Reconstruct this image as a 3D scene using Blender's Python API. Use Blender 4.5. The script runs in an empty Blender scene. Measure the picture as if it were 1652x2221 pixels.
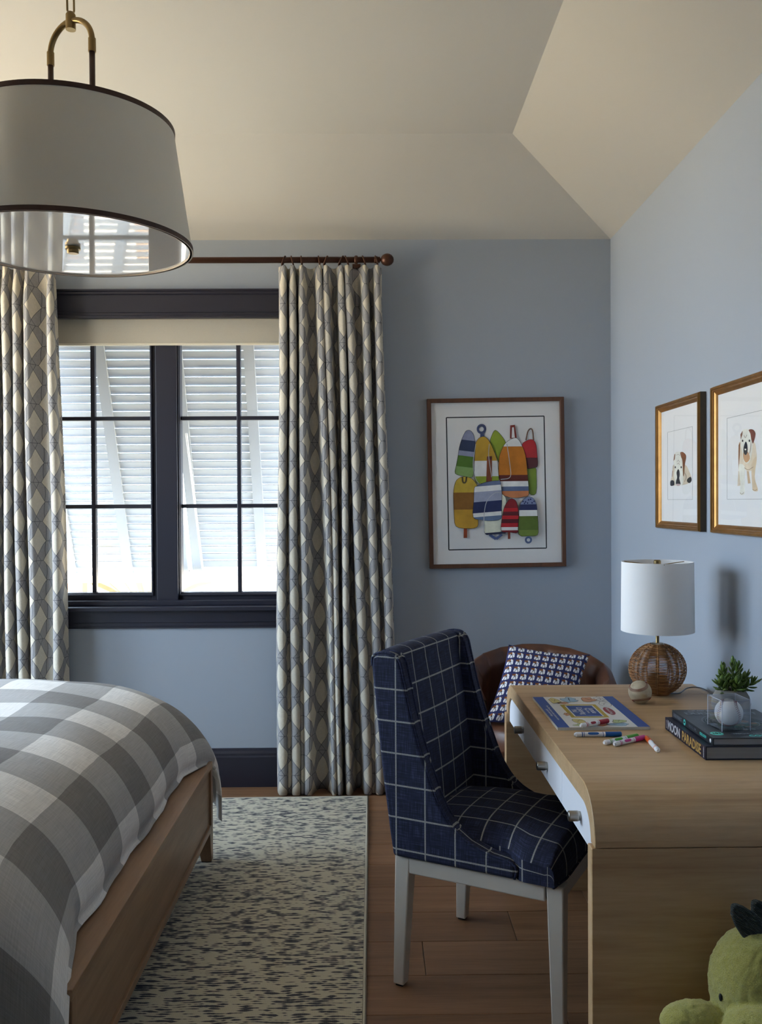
import bpy, bmesh, math, random
from mathutils import Vector, Matrix, Euler
import numpy as np

random.seed(7)
SC = bpy.context.scene
COL = SC.collection

# ---------------------------------------------------------------- camera, sky, sun, exposure
IW, IH, FPX = 1652.0, 2221.0, 1950.0
CAMH = 1.41
VPX, VPY = 806.0, 1088.0                       # where the room's long lines meet
cam_d = bpy.data.cameras.new('camera')
cam = bpy.data.objects.new('camera', cam_d); COL.objects.link(cam)
cam_d.sensor_fit = 'HORIZONTAL'; cam_d.sensor_width = 24.0
cam_d.lens = FPX / IW * 24.0
cam_d.clip_start = 0.02
yaw = math.atan((IW/2 - VPX)/FPX); pitch = math.atan((IH/2 - VPY)/FPX)
CAMR = (Euler((math.pi/2 - pitch, 0, -yaw), 'XYZ').to_matrix() @ Matrix.Rotation(-0.0055, 3, 'Z'))
cam.matrix_world = Matrix.Translation((0, 0, CAMH)) @ CAMR.to_4x4()
SC.camera = cam

SC.view_settings.view_transform = 'Standard'
SC.view_settings.look = 'None'
SC.view_settings.gamma = 1.0
SC.view_settings.use_curve_mapping = False
SC.view_settings.exposure = 0.72

W = bpy.data.worlds.new('sky'); SC.world = W; W.use_nodes = True
_bg = W.node_tree.nodes['Background']
_bg.inputs[0].default_value = (0.62, 0.80, 1.0, 1)
_bg.inputs[1].default_value = 9.5

_s = bpy.data.lights.new('sun', 'SUN'); _s.energy = 34.0; _s.angle = 0.02; _s.color = (1.0, 0.84, 0.62)
_so = bpy.data.objects.new('sun', _s); COL.objects.link(_so)
_so.rotation_euler = Vector((-0.06, 1.0, -1.0)).to_track_quat('-Z', 'Y').to_euler()


def portal(name, loc, direction, sx, sy):      # guides sky samples through an opening, gives no light itself
    l = bpy.data.lights.new(name, 'AREA'); l.shape = 'RECTANGLE'; l.size = sx; l.size_y = sy
    l.cycles.is_portal = True
    o = bpy.data.objects.new(name, l); COL.objects.link(o)
    o.location = loc
    o.rotation_euler = Vector(direction).to_track_quat('-Z', 'Z').to_euler()


# ---------------------------------------------------------------- room numbers (metres)
DB = 4.46                                      # back wall
XR = 1.19                                      # right wall
XL = -2.85                                     # left wall
YF = -0.90                                     # wall behind the camera
ZW = 2.705                                     # wall top
ZC = 2.992                                     # ceiling
RUN = 0.575                                    # run of the sloped band
WIN_X0, WIN_X1, WIN_Z0, WIN_Z1 = -1.70, -0.375, 0.880, 2.36
LWIN = [(1.92, 3.00), (3.18, 4.33)]            # left wall window spans in Y
LZ0, LZ1 = 0.40, 2.45
portal('sky_portal', ((WIN_X0+WIN_X1)/2, DB+0.16, (WIN_Z0+WIN_Z1)/2), (0, -1, 0), WIN_X1-WIN_X0, WIN_Z1-WIN_Z0)
for a, b in LWIN:
    portal('sky_portal', (XL-0.12, (a+b)/2, (LZ0+LZ1)/2), (1, 0, 0), b-a, LZ1-LZ0)


# ---------------------------------------------------------------- helpers
def ray(px, py):
    return (CAMR @ Vector(((px-IW/2)/FPX, (IH/2-py)/FPX, -1.0)))
def atY(px, py, Y):
    d = ray(px, py); t = Y/d.y
    return Vector((d.x*t, Y, CAMH + d.z*t))
def atX(px, py, X):
    d = ray(px, py); t = X/d.x
    return Vector((X, d.y*t, CAMH + d.z*t))
def atZ(px, py, Z):
    d = ray(px, py); t = (Z-CAMH)/d.z
    return Vector((d.x*t, d.y*t, Z))

def lin(c):
    out = []
    for v in c:
        v = v/255.0
        out.append(v/12.92 if v <= 0.04045 else ((v+0.055)/1.055)**2.4)
    return (out[0], out[1], out[2], 1.0)


class G:
    """tiny node-graph writer"""
    def __init__(s, name):
        s.mat = bpy.data.materials.new(name); s.mat.use_nodes = True
        s.nt = s.mat.node_tree; s.n = s.nt.nodes
        s.bsdf = s.n['Principled BSDF']; s.out = s.n['Material Output']
    def put(s, sock, v):
        if isinstance(v, bpy.types.NodeSocket): s.nt.links.new(v, sock)
        elif isinstance(v, (tuple, list)):
            d = sock.default_value
            if len(d) == 4 and len(v) == 3: v = (*v, 1)
            if len(d) == 3 and len(v) == 4: v = v[:3]
            sock.default_value = v
        else: sock.default_value = v
    def m(s, op, a, b=None, c=None):
        n = s.n.new('ShaderNodeMath'); n.operation = op
        s.put(n.inputs[0], a)
        if b is not None: s.put(n.inputs[1], b)
        if c is not None: s.put(n.inputs[2], c)
        return n.outputs[0]
    def coord(s, which='UV'):
        return s.n.new('ShaderNodeTexCoord').outputs[which]
    def sep(s, v):
        n = s.n.new('ShaderNodeSeparateXYZ'); s.put(n.inputs[0], v); return n.outputs
    def comb(s, x, y, z=0.0):
        n = s.n.new('ShaderNodeCombineXYZ')
        for i, v in enumerate((x, y, z)): s.put(n.inputs[i], v)
        return n.outputs[0]
    def scale(s, v, sc, off=(0, 0, 0)):
        n = s.n.new('ShaderNodeMapping'); s.put(n.inputs['Vector'], v); n.inputs['Scale'].default_value = sc
        n.inputs['Location'].default_value = off; return n.outputs[0]
    def addv(s, a, b):
        n = s.n.new('ShaderNodeVectorMath'); n.operation = 'ADD'; s.put(n.inputs[0], a); s.put(n.inputs[1], b); return n.outputs[0]
    def noise(s, v, sc=1.0, detail=2.0, rough=0.5, dist=0.0):
        n = s.n.new('ShaderNodeTexNoise'); s.put(n.inputs['Vector'], v)
        n.inputs['Scale'].default_value = sc; n.inputs['Detail'].default_value = detail
        n.inputs['Roughness'].default_value = rough; n.inputs['Distortion'].default_value = dist
        return n.outputs[0]
    def ramp(s, f, stops):
        n = s.n.new('ShaderNodeValToRGB'); s.put(n.inputs[0], f); e = n.color_ramp.elements
        while len(e) < len(stops): e.new(0.5)
        for i, (p, c) in enumerate(stops):
            e[i].position = p; e[i].color = c if len(c) == 4 else (*c, 1)
        return n.outputs[0]
    def step(s, f, lo, hi):
        n = s.n.new('ShaderNodeMapRange'); s.put(n.inputs[0], f)
        n.inputs[1].default_value = lo; n.inputs[2].default_value = hi; return n.outputs[0]
    def mix(s, f, a, b):
        n = s.n.new('ShaderNodeMix'); n.data_type = 'RGBA'
        s.put(n.inputs[0], f); s.put(n.inputs[6], a); s.put(n.inputs[7], b); return n.outputs[2]
    def mul(s, a, b):
        n = s.n.new('ShaderNodeMix'); n.data_type = 'RGBA'; n.blend_type = 'MULTIPLY'
        n.inputs[0].default_value = 1.0; s.put(n.inputs[6], a); s.put(n.inputs[7], b); return n.outputs[2]
    def objrand(s):
        return s.n.new('ShaderNodeObjectInfo').outputs['Random']
    def bump(s, h, strength=0.3, dist=0.002):
        n = s.n.new('ShaderNodeBump'); s.put(n.inputs['Height'], h)
        n.inputs['Strength'].default_value = strength; n.inputs['Distance'].default_value = dist
        s.nt.links.new(n.outputs[0], s.bsdf.inputs['Normal'])
    def fin(s, col=None, rough=0.6, **kw):
        if col is not None: s.put(s.bsdf.inputs['Base Color'], col)
        s.put(s.bsdf.inputs['Roughness'], rough)
        for k, v in kw.items(): s.put(s.bsdf.inputs[k.replace('_', ' ')], v)
        return s.mat


def flat(name, rgb, rough=0.6, var=0.0, vs=20.0, **kw):
    g = G(name); c = lin(rgb)
    if var:
        f = g.noise(g.coord('Object'), vs, 3.0)
        c = g.mix(f, tuple(x*(1-var) for x in c[:3]), tuple(min(1, x*(1+var)) for x in c[:3]))
    return g.fin(c, rough, **kw)


class MB:
    def __init__(s, org=(0, 0, 0)):
        s.v = []; s.f = []; s.mi = []; s.uv = {}; s.o = Vector(org); s.cur = 0
    def add(s, vs, fs, uvs=None):
        b = len(s.v)
        s.v += [tuple(Vector(p) - s.o) for p in vs]
        for k, f in enumerate(fs):
            if uvs is not None: s.uv[len(s.f)] = [uvs[i] for i in f]
            s.f.append([b+i for i in f]); s.mi.append(s.cur)
        return s
    def box(s, x0, x1, y0, y1, z0, z1):
        vs = [(x0,y0,z0),(x1,y0,z0),(x1,y1,z0),(x0,y1,z0),(x0,y0,z1),(x1,y0,z1),(x1,y1,z1),(x0,y1,z1)]
        return s.add(vs, [(3,2,1,0),(4,5,6,7),(0,1,5,4),(1,2,6,5),(2,3,7,6),(3,0,4,7)])
    def hexa(s, a, b):                         # two quads -> solid
        n = len(a); vs = list(a)+list(b)
        fs = [tuple(range(n-1, -1, -1)), tuple(range(n, 2*n))]
        fs += [(i, (i+1) % n, n+(i+1) % n, n+i) for i in range(n)]
        return s.add(vs, fs)
    def prism(s, pts, axis, a, b):             # outline extruded along an axis; pts are the other two coords in xyz order
        def P(p, t):
            return {'x': (t, p[0], p[1]), 'y': (p[0], t, p[1]), 'z': (p[0], p[1], t)}[axis]
        return s.hexa([P(p, a) for p in pts], [P(p, b) for p in pts])
    def lathe(s, prof, c=(0, 0, 0), n=32, M=None, close=False):   # prof (r,z)
        vs = []; fs = []; m = len(prof)
        for i in range(n):
            t = 2*math.pi*i/n
            for r, z in prof:
                p = Vector((r*math.cos(t), r*math.sin(t), z))
                if M: p = M @ p
                vs.append(p + Vector(c))
        kk = m if close else m-1
        for i in range(n):
            j = (i+1) % n
            for k in range(kk):
                k2 = (k+1) % m
                fs.append((i*m+k, j*m+k, j*m+k2, i*m+k2))
        if not close:
            if prof[0][0] > 1e-6: fs.append(tuple(i*m for i in range(n-1, -1, -1)))
            if prof[-1][0] > 1e-6: fs.append(tuple(i*m+m-1 for i in range(n)))
        return s.add(vs, fs)
    def tube(s, pts, r, n=8, closed=False, caps=True):
        pts = [Vector(p) for p in pts]; N = len(pts); vs = []; fs = []
        rs = r if isinstance(r, (list, tuple)) else [r]*N
        prev = None
        for i in range(N):
            if closed: t = pts[(i+1) % N]-pts[i-1]
            else: t = pts[min(i+1, N-1)]-pts[max(i-1, 0)]
            t.normalize()
            if prev is None:
                a = Vector((0, 0, 1)) if abs(t.z) < 0.9 else Vector((1, 0, 0))
                prev = t.cross(a).normalized()
            else:
                prev = (prev - t*prev.dot(t)).normalized()
            q = t.cross(prev)
            for k in range(n):
                w = 2*math.pi*k/n
                vs.append(pts[i] + (prev*math.cos(w)+q*math.sin(w))*rs[i])
        for i in range(N if closed else N-1):
            j = (i+1) % N
            for k in range(n):
                fs.append((i*n+k, i*n+(k+1) % n, j*n+(k+1) % n, j*n+k))
        if not closed and caps:
            fs.append(tuple(range(n-1, -1, -1))); fs.append(tuple((N-1)*n+k for k in range(n)))
        return s.add(vs, fs)
    def grid(s, fn, nu, nv, uvfn=None, wrapu=False):
        vs = [fn(i/nu, j/nv) for j in range(nv+1) for i in range(nu+1)]
        uv = [uvfn(i/nu, j/nv) for j in range(nv+1) for i in range(nu+1)] if uvfn else None
        fs = [(j*(nu+1)+i, j*(nu+1)+i+1, (j+1)*(nu+1)+i+1, (j+1)*(nu+1)+i) for j in range(nv) for i in range(nu)]
        return s.add(vs, fs, uv)
    def build(s, name, mats, parent=None, smooth=False, bevel=0.0, seg=2, boxuv=False, sub=0, fixn=True, kind=None, label=None):
        me = bpy.data.meshes.new(name); me.from_pydata(s.v, [], s.f)
        if not isinstance(mats, (list, tuple)): mats = [mats]
        for m in mats: me.materials.append(m)
        if any(s.mi): me.polygons.foreach_set('material_index', s.mi)
        if s.uv:
            lay = me.uv_layers.new(name='UVMap')
            for p in me.polygons:
                u = s.uv.get(p.index)
                if u:
                    for k, li in enumerate(p.loop_indices): lay.data[li].uv = u[k]
        if fixn:
            bm = bmesh.new(); bm.from_mesh(me); bmesh.ops.recalc_face_normals(bm, faces=bm.faces); bm.to_mesh(me); bm.free()
        if boxuv: box_uv(me)
        if smooth: me.polygons.foreach_set('use_smooth', [True]*len(me.polygons))
        me.update()
        o = bpy.data.objects.new(name, me); COL.objects.link(o)
        if parent is not None: o.parent = parent
        if bevel:
            b = o.modifiers.new('bevel', 'BEVEL'); b.width = bevel; b.segments = seg; b.limit_method = 'ANGLE'; b.angle_limit = 0.6
            b.harden_normals = False
        if sub:
            b = o.modifiers.new('sub', 'SUBSURF'); b.levels = sub; b.render_levels = sub
        if kind: o['kind'] = kind
        if label: o['label'] = label
        return o


def box_uv(me):
    lay = me.uv_layers.get('UVMap') or me.uv_layers.new(name='UVMap')
    for p in me.polygons:
        n = p.normal; a = max(range(3), key=lambda k: abs(n[k]))
        for li in p.loop_indices:
            c = me.vertices[me.loops[li].vertex_index].co
            lay.data[li].uv = ((c.y, c.z), (c.x, c.z), (c.x, c.y))[a]


def tag(o, label, cat, group=None):
    o['label'] = label; o['category'] = cat
    if group: o['group'] = group
    return o
def thing(name, label, cat, loc=(0, 0, 0), rz=0.0, group=None):
    o = bpy.data.objects.new(name, None); COL.objects.link(o)
    o.location = loc; o.rotation_euler = (0, 0, rz); o.empty_display_size = 0.05
    return tag(o, label, cat, group)
def struct(o, label=None):
    o['kind'] = 'structure'
    if label: o['label'] = label
    return o
def text_mesh(body, size, bold=0.0, align='CENTER', sx=1.0, ext=0.0003, space=1.0):
    c = bpy.data.curves.new('lettering', 'FONT'); c.body = body; c.size = size; c.align_x = align; c.align_y = 'CENTER'
    c.offset = bold; c.extrude = ext; c.resolution_u = 3; c.space_character = space
    o = bpy.data.objects.new('lettering', c); COL.objects.link(o)
    dg = bpy.context.evaluated_depsgraph_get()
    me = bpy.data.meshes.new_from_object(o.evaluated_get(dg))
    COL.objects.unlink(o); bpy.data.objects.remove(o); bpy.data.curves.remove(c)
    for v in me.vertices: v.co.x *= sx
    return me
def lettering(name, body, size, mat, parent, M, **kw):
    me = text_mesh(body, size, **kw); me.transform(M); me.materials.clear(); me.materials.append(mat)
    o = bpy.data.objects.new(name, me); COL.objects.link(o); o.parent = parent
    return o
def basis(o, x, y):                            # matrix: text x axis, text y axis, origin
    x = Vector(x).normalized(); y = Vector(y).normalized(); z = x.cross(y)
    return Matrix(((x.x, y.x, z.x, o[0]), (x.y, y.y, z.y, o[1]), (x.z, y.z, z.z, o[2]), (0, 0, 0, 1)))
def clip(poly, a, b, c, keep_le=True):         # keep a*x+b*y<=c
    out = []
    s = 1 if keep_le else -1
    for i in range(len(poly)):
        p, q = poly[i-1], poly[i]
        dp = s*(a*p[0]+b*p[1]-c); dq = s*(a*q[0]+b*q[1]-c)
        if (dp <= 0) != (dq <= 0):
            t = dp/(dp-dq); out.append((p[0]+(q[0]-p[0])*t, p[1]+(q[1]-p[1])*t))
        if dq <= 0: out.append(q)
    return out
def crom(pts, per=6, closed=False):            # Catmull-Rom through points of any dimension
    P = [np.array(p, float) for p in pts]; n = len(P); out = []
    segs = n if closed else n-1
    for i in range(segs):
        p1, p2 = P[i], P[(i+1) % n]
        p0 = P[i-1] if (closed or i > 0) else 2*p1-p2
        p3 = P[(i+2) % n] if (closed or i+2 < n) else 2*p2-p1
        for k in range(per):
            t = k/per
            out.append(0.5*((2*p1)+(-p0+p2)*t+(2*p0-5*p1+4*p2-p3)*t*t+(-p0+3*p1-3*p2+p3)*t**3))
    if not closed: out.append(P[-1])
    return [tuple(p) for p in out]


# ---------------------------------------------------------------- materials
def wall_paint(name, rgb):
    g = G(name); n = g.noise(g.coord('Object'), 260.0, 3.0)
    g.bump(n, 0.08, 0.001)
    return g.fin(lin(rgb), 0.62)
M_wall = wall_paint('blue_wall_paint', (160, 168, 179))
M_ceil = wall_paint('ceiling_paint', (196, 193, 187))
M_trim = flat('dark_navy_trim_paint', (36, 35, 48), 0.42)
M_plain = flat('plaster', (200, 200, 200), 0.8)

def wood(name, c1, c2, c3, axis='x', rough=0.5, sc=1.0, objvar=0.0, bump=0.12):
    g = G(name); co = g.coord('Object')
    if objvar:
        r = g.objrand(); off = g.comb(g.m('MULTIPLY', r, 37.0), g.m('MULTIPLY', r, 91.0), g.m('MULTIPLY', r, 13.0))
        co = g.addv(co, off)
    long, cross = 1.6*sc, 22.0*sc
    s3 = {'x': (long, cross, cross), 'y': (cross, long, cross), 'z': (cross, cross, long)}[axis]
    a = g.noise(g.scale(co, s3), 1.0, 4.0, 0.6, 0.6)
    fine = g.noise(g.scale(co, tuple(v*6 for v in s3)), 1.0, 3.0, 0.6)
    broad = g.noise(g.scale(co, tuple(v*0.22 for v in s3)), 1.0, 2.0, 0.5, 1.0)
    f = g.m('ADD', g.m('MULTIPLY', a, 0.55), g.m('ADD', g.m('MULTIPLY', fine, 0.25), g.m('MULTIPLY', broad, 0.3)))
    c = g.ramp(f, [(0.36, lin(c1)), (0.54, lin(c2)), (0.72, lin(c3))])
    if objvar:
        v = g.m('ADD', 1.0-objvar*0.5, g.m('MULTIPLY', g.objrand(), objvar))
        c = g.mul(c, g.comb(v, v, v))
    g.bump(fine, bump, 0.001)
    return g.fin(c, rough)
M_floor = wood('oak_floor', (108, 77, 53), (134, 98, 70), (152, 114, 84), 'x', 0.42, 1.0, 0.35)
M_desk = wood('oak_desk', (170, 134, 96), (190, 156, 115), (205, 172, 131), 'x', 0.45, 1.1)
M_bedwood = wood('brown_bed_oak', (122, 92, 66), (146, 113, 84), (163, 130, 98), 'y', 0.42, 1.0)
M_bedwoodz = wood('brown_bed_oak_upright', (122, 92, 66), (146, 113, 84), (163, 130, 98), 'z', 0.42, 1.0)
M_frame = wood('walnut_frame', (70, 42, 26), (88, 55, 36), (104, 66, 44), 'z', 0.45, 1.2)
M_gold = flat('gilded_frame', (156, 112, 60), 0.36, 0.35, 30, Metallic=0.75)
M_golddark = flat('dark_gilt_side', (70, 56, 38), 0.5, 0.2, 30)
M_brass = flat('aged_brass', (142, 120, 82), 0.32, 0.15, 40, Metallic=1.0)
M_nickel = flat('brushed_nickel', (165, 162, 155), 0.28, Metallic=1.0)
M_bronze = flat('bronze_rod', (78, 48, 34), 0.36, 0.1, 30, Metallic=0.55)
M_leathertrim = flat('brown_leather_trim', (66, 40, 28), 0.5, 0.15, 60)
M_white = flat('white_paint', (236, 236, 240), 0.4)
M_drawer = flat('white_lacquer', (238, 239, 245), 0.35)
M_greypaint = flat('warm_grey_lacquer', (206, 200, 190), 0.42, 0.05, 8)
M_black = flat('black_rubber', (25, 24, 24), 0.7)
M_shutter = flat('white_shutter_paint', (176, 179, 182), 0.5)
M_mat = flat('white_mat_board', (226, 224, 222), 0.8)
M_ink = flat('black_ink', (22, 22, 24), 0.7)
M_shadecloth = flat('ivory_drum_shade', (238, 230, 214), 0.85)
M_linen = flat('white_linen_shade', (240, 238, 236), 0.85)
M_cable = flat('clear_grey_cable', (150, 155, 165), 0.3)

def glass(name, refl=0.08, tint=(1, 1, 1), rough=0.0, graze=0.9):
    g = G(name); g.n.remove(g.bsdf)
    t = g.n.new('ShaderNodeBsdfTransparent'); t.inputs[0].default_value = (*tint, 1)
    b = g.n.new('ShaderNodeBsdfGlossy'); b.inputs['Roughness'].default_value = rough
    lw = g.n.new('ShaderNodeLayerWeight')
    f = g.m('MINIMUM', g.m('ADD', g.m('MULTIPLY', g.m('POWER', lw.outputs['Facing'], 5.0), graze), 0.04+refl), 1.0)
    mx = g.n.new('ShaderNodeMixShader'); g.put(mx.inputs[0], f)
    g.nt.links.new(t.outputs[0], mx.inputs[1]); g.nt.links.new(b.outputs[0], mx.inputs[2])
    g.nt.links.new(mx.outputs[0], g.out.inputs[0])
    return g.mat
M_glass = glass('window_glass', 0.0)
M_acrylic = glass('clear_acrylic', 0.05, (0.97, 0.98, 1.0))

def glossy_diffuser():
    g = G('glossy_white_acrylic')
    return g.fin(lin((205, 202, 196)), 0.03, Specular_IOR_Level=1.0, IOR=2.6)
M_diffuser = glossy_diffuser()

def curtain_fabric():
    g = G('lattice_print_linen'); uv = g.coord('UV'); x, y, _ = g.sep(uv)
    P, Q, a, b = 0.160, 0.188, 0.0480, 0.0680
    wob = g.m('MULTIPLY', g.m('SINE', g.m('MULTIPLY', y, 2*math.pi/Q)), 0.004)
    x2 = g.m('ADD', x, wob)
    pu = g.m('DIVIDE', x2, P); pv = g.m('DIVIDE', y, Q)
    def cell(o):
        u = g.m('ADD', pu, o); v = g.m('ADD', pv, o)
        du = g.m('MULTIPLY', g.m('ABSOLUTE', g.m('SUBTRACT', u, g.m('ROUND', u))), P)
        dv = g.m('MULTIPLY', g.m('ABSOLUTE', g.m('SUBTRACT', v, g.m('ROUND', v))), Q)
        return du, dv, g.m('ADD', g.m('DIVIDE', du, a), g.m('DIVIDE', dv, b))
    du, dv, dA = cell(0.0); du2, dv2, dB = cell(0.5)
    d = g.m('MINIMUM', dA, dB)
    cream = g.m('LESS_THAN', d, 1.0)
    line = g.m('LESS_THAN', g.m('ABSOLUTE', g.m('SUBTRACT', d, 1.0)), 0.024)
    outs = g.m('GREATER_THAN', d, 1.0)
    vl = g.m('MULTIPLY', outs, g.m('LESS_THAN', g.m('ABSOLUTE', g.m('SUBTRACT', du, a-0.002)), 0.0010))
    hl = g.m('MULTIPLY', outs, g.m('LESS_THAN', g.m('ABSOLUTE', g.m('SUBTRACT', dv, Q/2)), 0.0010))
    hl = g.m('MULTIPLY', hl, g.m('LESS_THAN', du, a))
    hl2 = g.m('MULTIPLY', outs, g.m('LESS_THAN', g.m('ABSOLUTE', g.m('SUBTRACT', dv2, Q/2)), 0.0010))
    hl2 = g.m('MULTIPLY', hl2, g.m('LESS_THAN', du2, a*0.9))
    def cross(u, v):
        return g.m('LESS_THAN', g.m('ABSOLUTE', g.m('SUBTRACT', g.m('SUBTRACT', g.m('DIVIDE', v, b), g.m('DIVIDE', u, a)), 1.0)), 0.024)
    xl = g.m('MULTIPLY', outs, g.m('MAXIMUM', cross(du, dv), cross(du2, dv2)))
    line = g.m('MAXIMUM', line, xl)
    ln = g.m('MINIMUM', g.m('ADD', g.m('ADD', line, vl), g.m('ADD', hl, hl2)), 1.0)
    weave = g.noise(g.scale(uv, (60, 520, 1)), 1.0, 2.0)
    weft = g.noise(g.scale(uv, (520, 60, 1)), 1.0, 2.0)
    w2 = g.m('ADD', 0.62, g.m('MULTIPLY', g.m('ADD', weave, weft), 0.38))
    c = g.mix(cream, lin((148, 146, 146)), lin((202, 194, 178)))
    c = g.mul(c, g.comb(w2, w2, w2))
    c = g.mix(g.m('MULTIPLY', ln, 0.92), c, lin((44, 46, 62)))
    g.bump(g.m('ADD', weave, weft), 0.15, 0.001)
    return g.fin(c, 0.9)
M_curtain = curtain_fabric()

def windowpane():
    g = G('navy_windowpane_linen'); uv = g.coord('UV'); x, y, _ = g.sep(uv)
    def line(t, per, w):
        f = g.m('ABSOLUTE', g.m('SUBTRACT', g.m('FRACT', g.m('DIVIDE', t, per)), 0.5))
        return g.m('LESS_THAN', g.m('MULTIPLY', f, per), w)
    lx = line(g.m('ADD', x, 0.035), 0.092, 0.0021); ly = line(g.m('ADD', y, 0.006), 0.092, 0.0024)
    s1 = g.noise(g.scale(uv, (18, 420, 1)), 1.0, 3.0); s2 = g.noise(g.scale(uv, (420, 18, 1)), 1.0, 3.0)
    f = g.m('MULTIPLY', g.m('ADD', s1, s2), 0.5)
    c = g.ramp(f, [(0.36, lin((12, 15, 30))), (0.52, lin((27, 33, 62))), (0.68, lin((62, 70, 104)))])
    dash = g.noise(g.scale(uv, (700, 700, 1)), 1.0, 1.0)
    ln = g.m('MULTIPLY', g.m('MAXIMUM', lx, ly), g.step(dash, 0.25, 0.55))
    c = g.mix(ln, c, lin((172, 172, 166)))
    g.bump(f, 0.25, 0.001)
    return g.fin(c, 0.9)
M_pane = windowpane()

def gingham():
    g = G('grey_buffalo_check_linen'); uv = g.coord('UV'); x, y, _ = g.sep(uv)
    e1 = g.m('MULTIPLY', g.m('SUBTRACT', g.noise(g.scale(uv, (7, 7, 1)), 1.0, 2.0), 0.5), 0.012)
    def band(t, per, ph):
        f = g.m('FRACT', g.m('DIVIDE', g.m('ADD', g.m('ADD', t, e1), ph), per))
        return g.m('LESS_THAN', f, 0.5)
    bx = band(x, 0.36, 0.25); by = band(y, 0.36, 0.20)
    s1 = g.noise(g.scale(uv, (12, 260, 1)), 1.0, 3.0); s2 = g.noise(g.scale(uv, (260, 12, 1)), 1.0, 3.0)
    mid = g.m('FRACT', g.m('DIVIDE', g.m('ADD', y, 0.09), 0.36))
    v = g.m('ADD', bx, by)
    c = g.ramp(g.m('MULTIPLY', v, 0.5), [(0.0, lin((236, 233, 229))), (0.5, lin((180, 178, 176))), (1.0, lin((134, 131, 129)))])
    w = g.m('ADD', 0.56, g.m('MULTIPLY', g.m('ADD', s1, s2), 0.42))
    c = g.mul(c, g.comb(w, w, w))
    soft = g.noise(g.scale(uv, (5, 5, 1)), 1.0, 3.0)
    g.bump(g.m('ADD', g.m('MULTIPLY', g.m('ADD', s1, s2), 0.1), soft), 0.5, 0.008)
    return g.fin(c, 0.9)
M_gingham = gingham()

def rug():
    g = G('ivory_flatweave_rug'); co = g.coord('Object'); x, y, z = g.sep(co)
    wv = g.noise(g.scale(co, (9, 9, 1)), 1.0, 1.0)
    yw = g.m('DIVIDE', g.m('ADD', y, g.m('MULTIPLY', wv, 0.022)), 0.0112)
    row = g.m('FLOOR', yw); fr = g.m('ABSOLUTE', g.m('SUBTRACT', g.m('FRACT', yw), 0.5))
    n2 = g.noise(g.comb(g.m('MULTIPLY', x, 20.0), g.m('MULTIPLY', row, 7.31), 3.0), 1.0, 2.0, 0.55)
    n3 = g.noise(g.scale(co, (13, 30, 1)), 1.0, 1.0)
    f = g.m('ADD', g.m('MULTIPLY', g.m('SUBTRACT', n2, 0.515), 2.8), g.m('SUBTRACT', g.m('MULTIPLY', g.m('SUBTRACT', n3, 0.5), 0.3), g.m('SUBTRACT', fr, 0.16)))
    dash = g.step(f, -0.03, 0.05)
    tick = g.m('ADD', 0.5, g.m('MULTIPLY', g.m('SINE', g.m('MULTIPLY', x, 2*math.pi/0.0052)), 0.5))
    rib = g.m('ADD', 0.5, g.m('MULTIPLY', g.m('SINE', g.m('MULTIPLY', y, 2*math.pi/0.0052)), 0.5))
    base = g.mix(g.m('MULTIPLY', rib, 0.4), lin((206, 199, 180)), lin((184, 176, 154)))
    dk = g.mix(g.m('MULTIPLY', tick, 0.35), lin((62, 64, 74)), lin((104, 103, 104)))
    c = g.mix(dash, base, dk)
    g.bump(g.m('ADD', rib, g.m('MULTIPLY', tick, 0.5)), 0.35, 0.002)
    return g.fin(c, 0.95)
M_rug = rug()
M_binding = flat('cream_rug_binding', (206, 198, 180), 0.95, 0.1, 200)

def leather():
    g = G('brown_leather'); n = g.noise(g.coord('Object'), 9.0, 4.0); f = g.noise(g.coord('Object'), 320.0, 3.0)
    c = g.mix(n, lin((72, 42, 28)), lin((102, 62, 41)))
    g.bump(f, 0.15, 0.001)
    return g.fin(c, 0.42)
M_leather = leather()

def wicker():
    g = G('woven_rattan'); n = g.noise(g.scale(g.coord('Object'), (30, 30, 120)), 1.0, 3.0)
    c = g.ramp(n, [(0.3, lin((108, 70, 40))), (0.5, lin((150, 102, 58))), (0.72, lin((180, 128, 78)))])
    return g.fin(c, 0.55)
M_wicker = wicker()

def ballskin(name, rgb, dirt):
    g = G(name); n = g.noise(g.coord('Object'), 26.0, 5.0, 0.65); f = g.noise(g.coord('Object'), 400.0, 2.0)
    c = g.mix(g.m('MULTIPLY', g.step(n, 0.42, 0.75), dirt), lin(rgb), lin((150, 122, 88)))
    g.bump(f, 0.1, 0.0005)
    return g.fin(c, 0.5)
M_oldball = ballskin('worn_baseball_leather', (206, 194, 168), 0.7)
M_newball = ballskin('white_baseball_leather', (228, 226, 222), 0.12)
M_stitch = flat('red_stitching', (134, 40, 40), 0.7)
M_concrete = flat('grey_concrete', (140, 134, 126), 0.85, 0.12, 60)
M_soil = flat('dark_soil', (42, 34, 28), 0.95)
def leafm():
    g = G('succulent_leaf'); n = g.noise(g.coord('Object'), 22.0, 3.0)
    c = g.mix(n, lin((50, 76, 30)), lin((118, 142, 58)))
    return g.fin(c, 0.38)
M_leaf = leafm()

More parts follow.
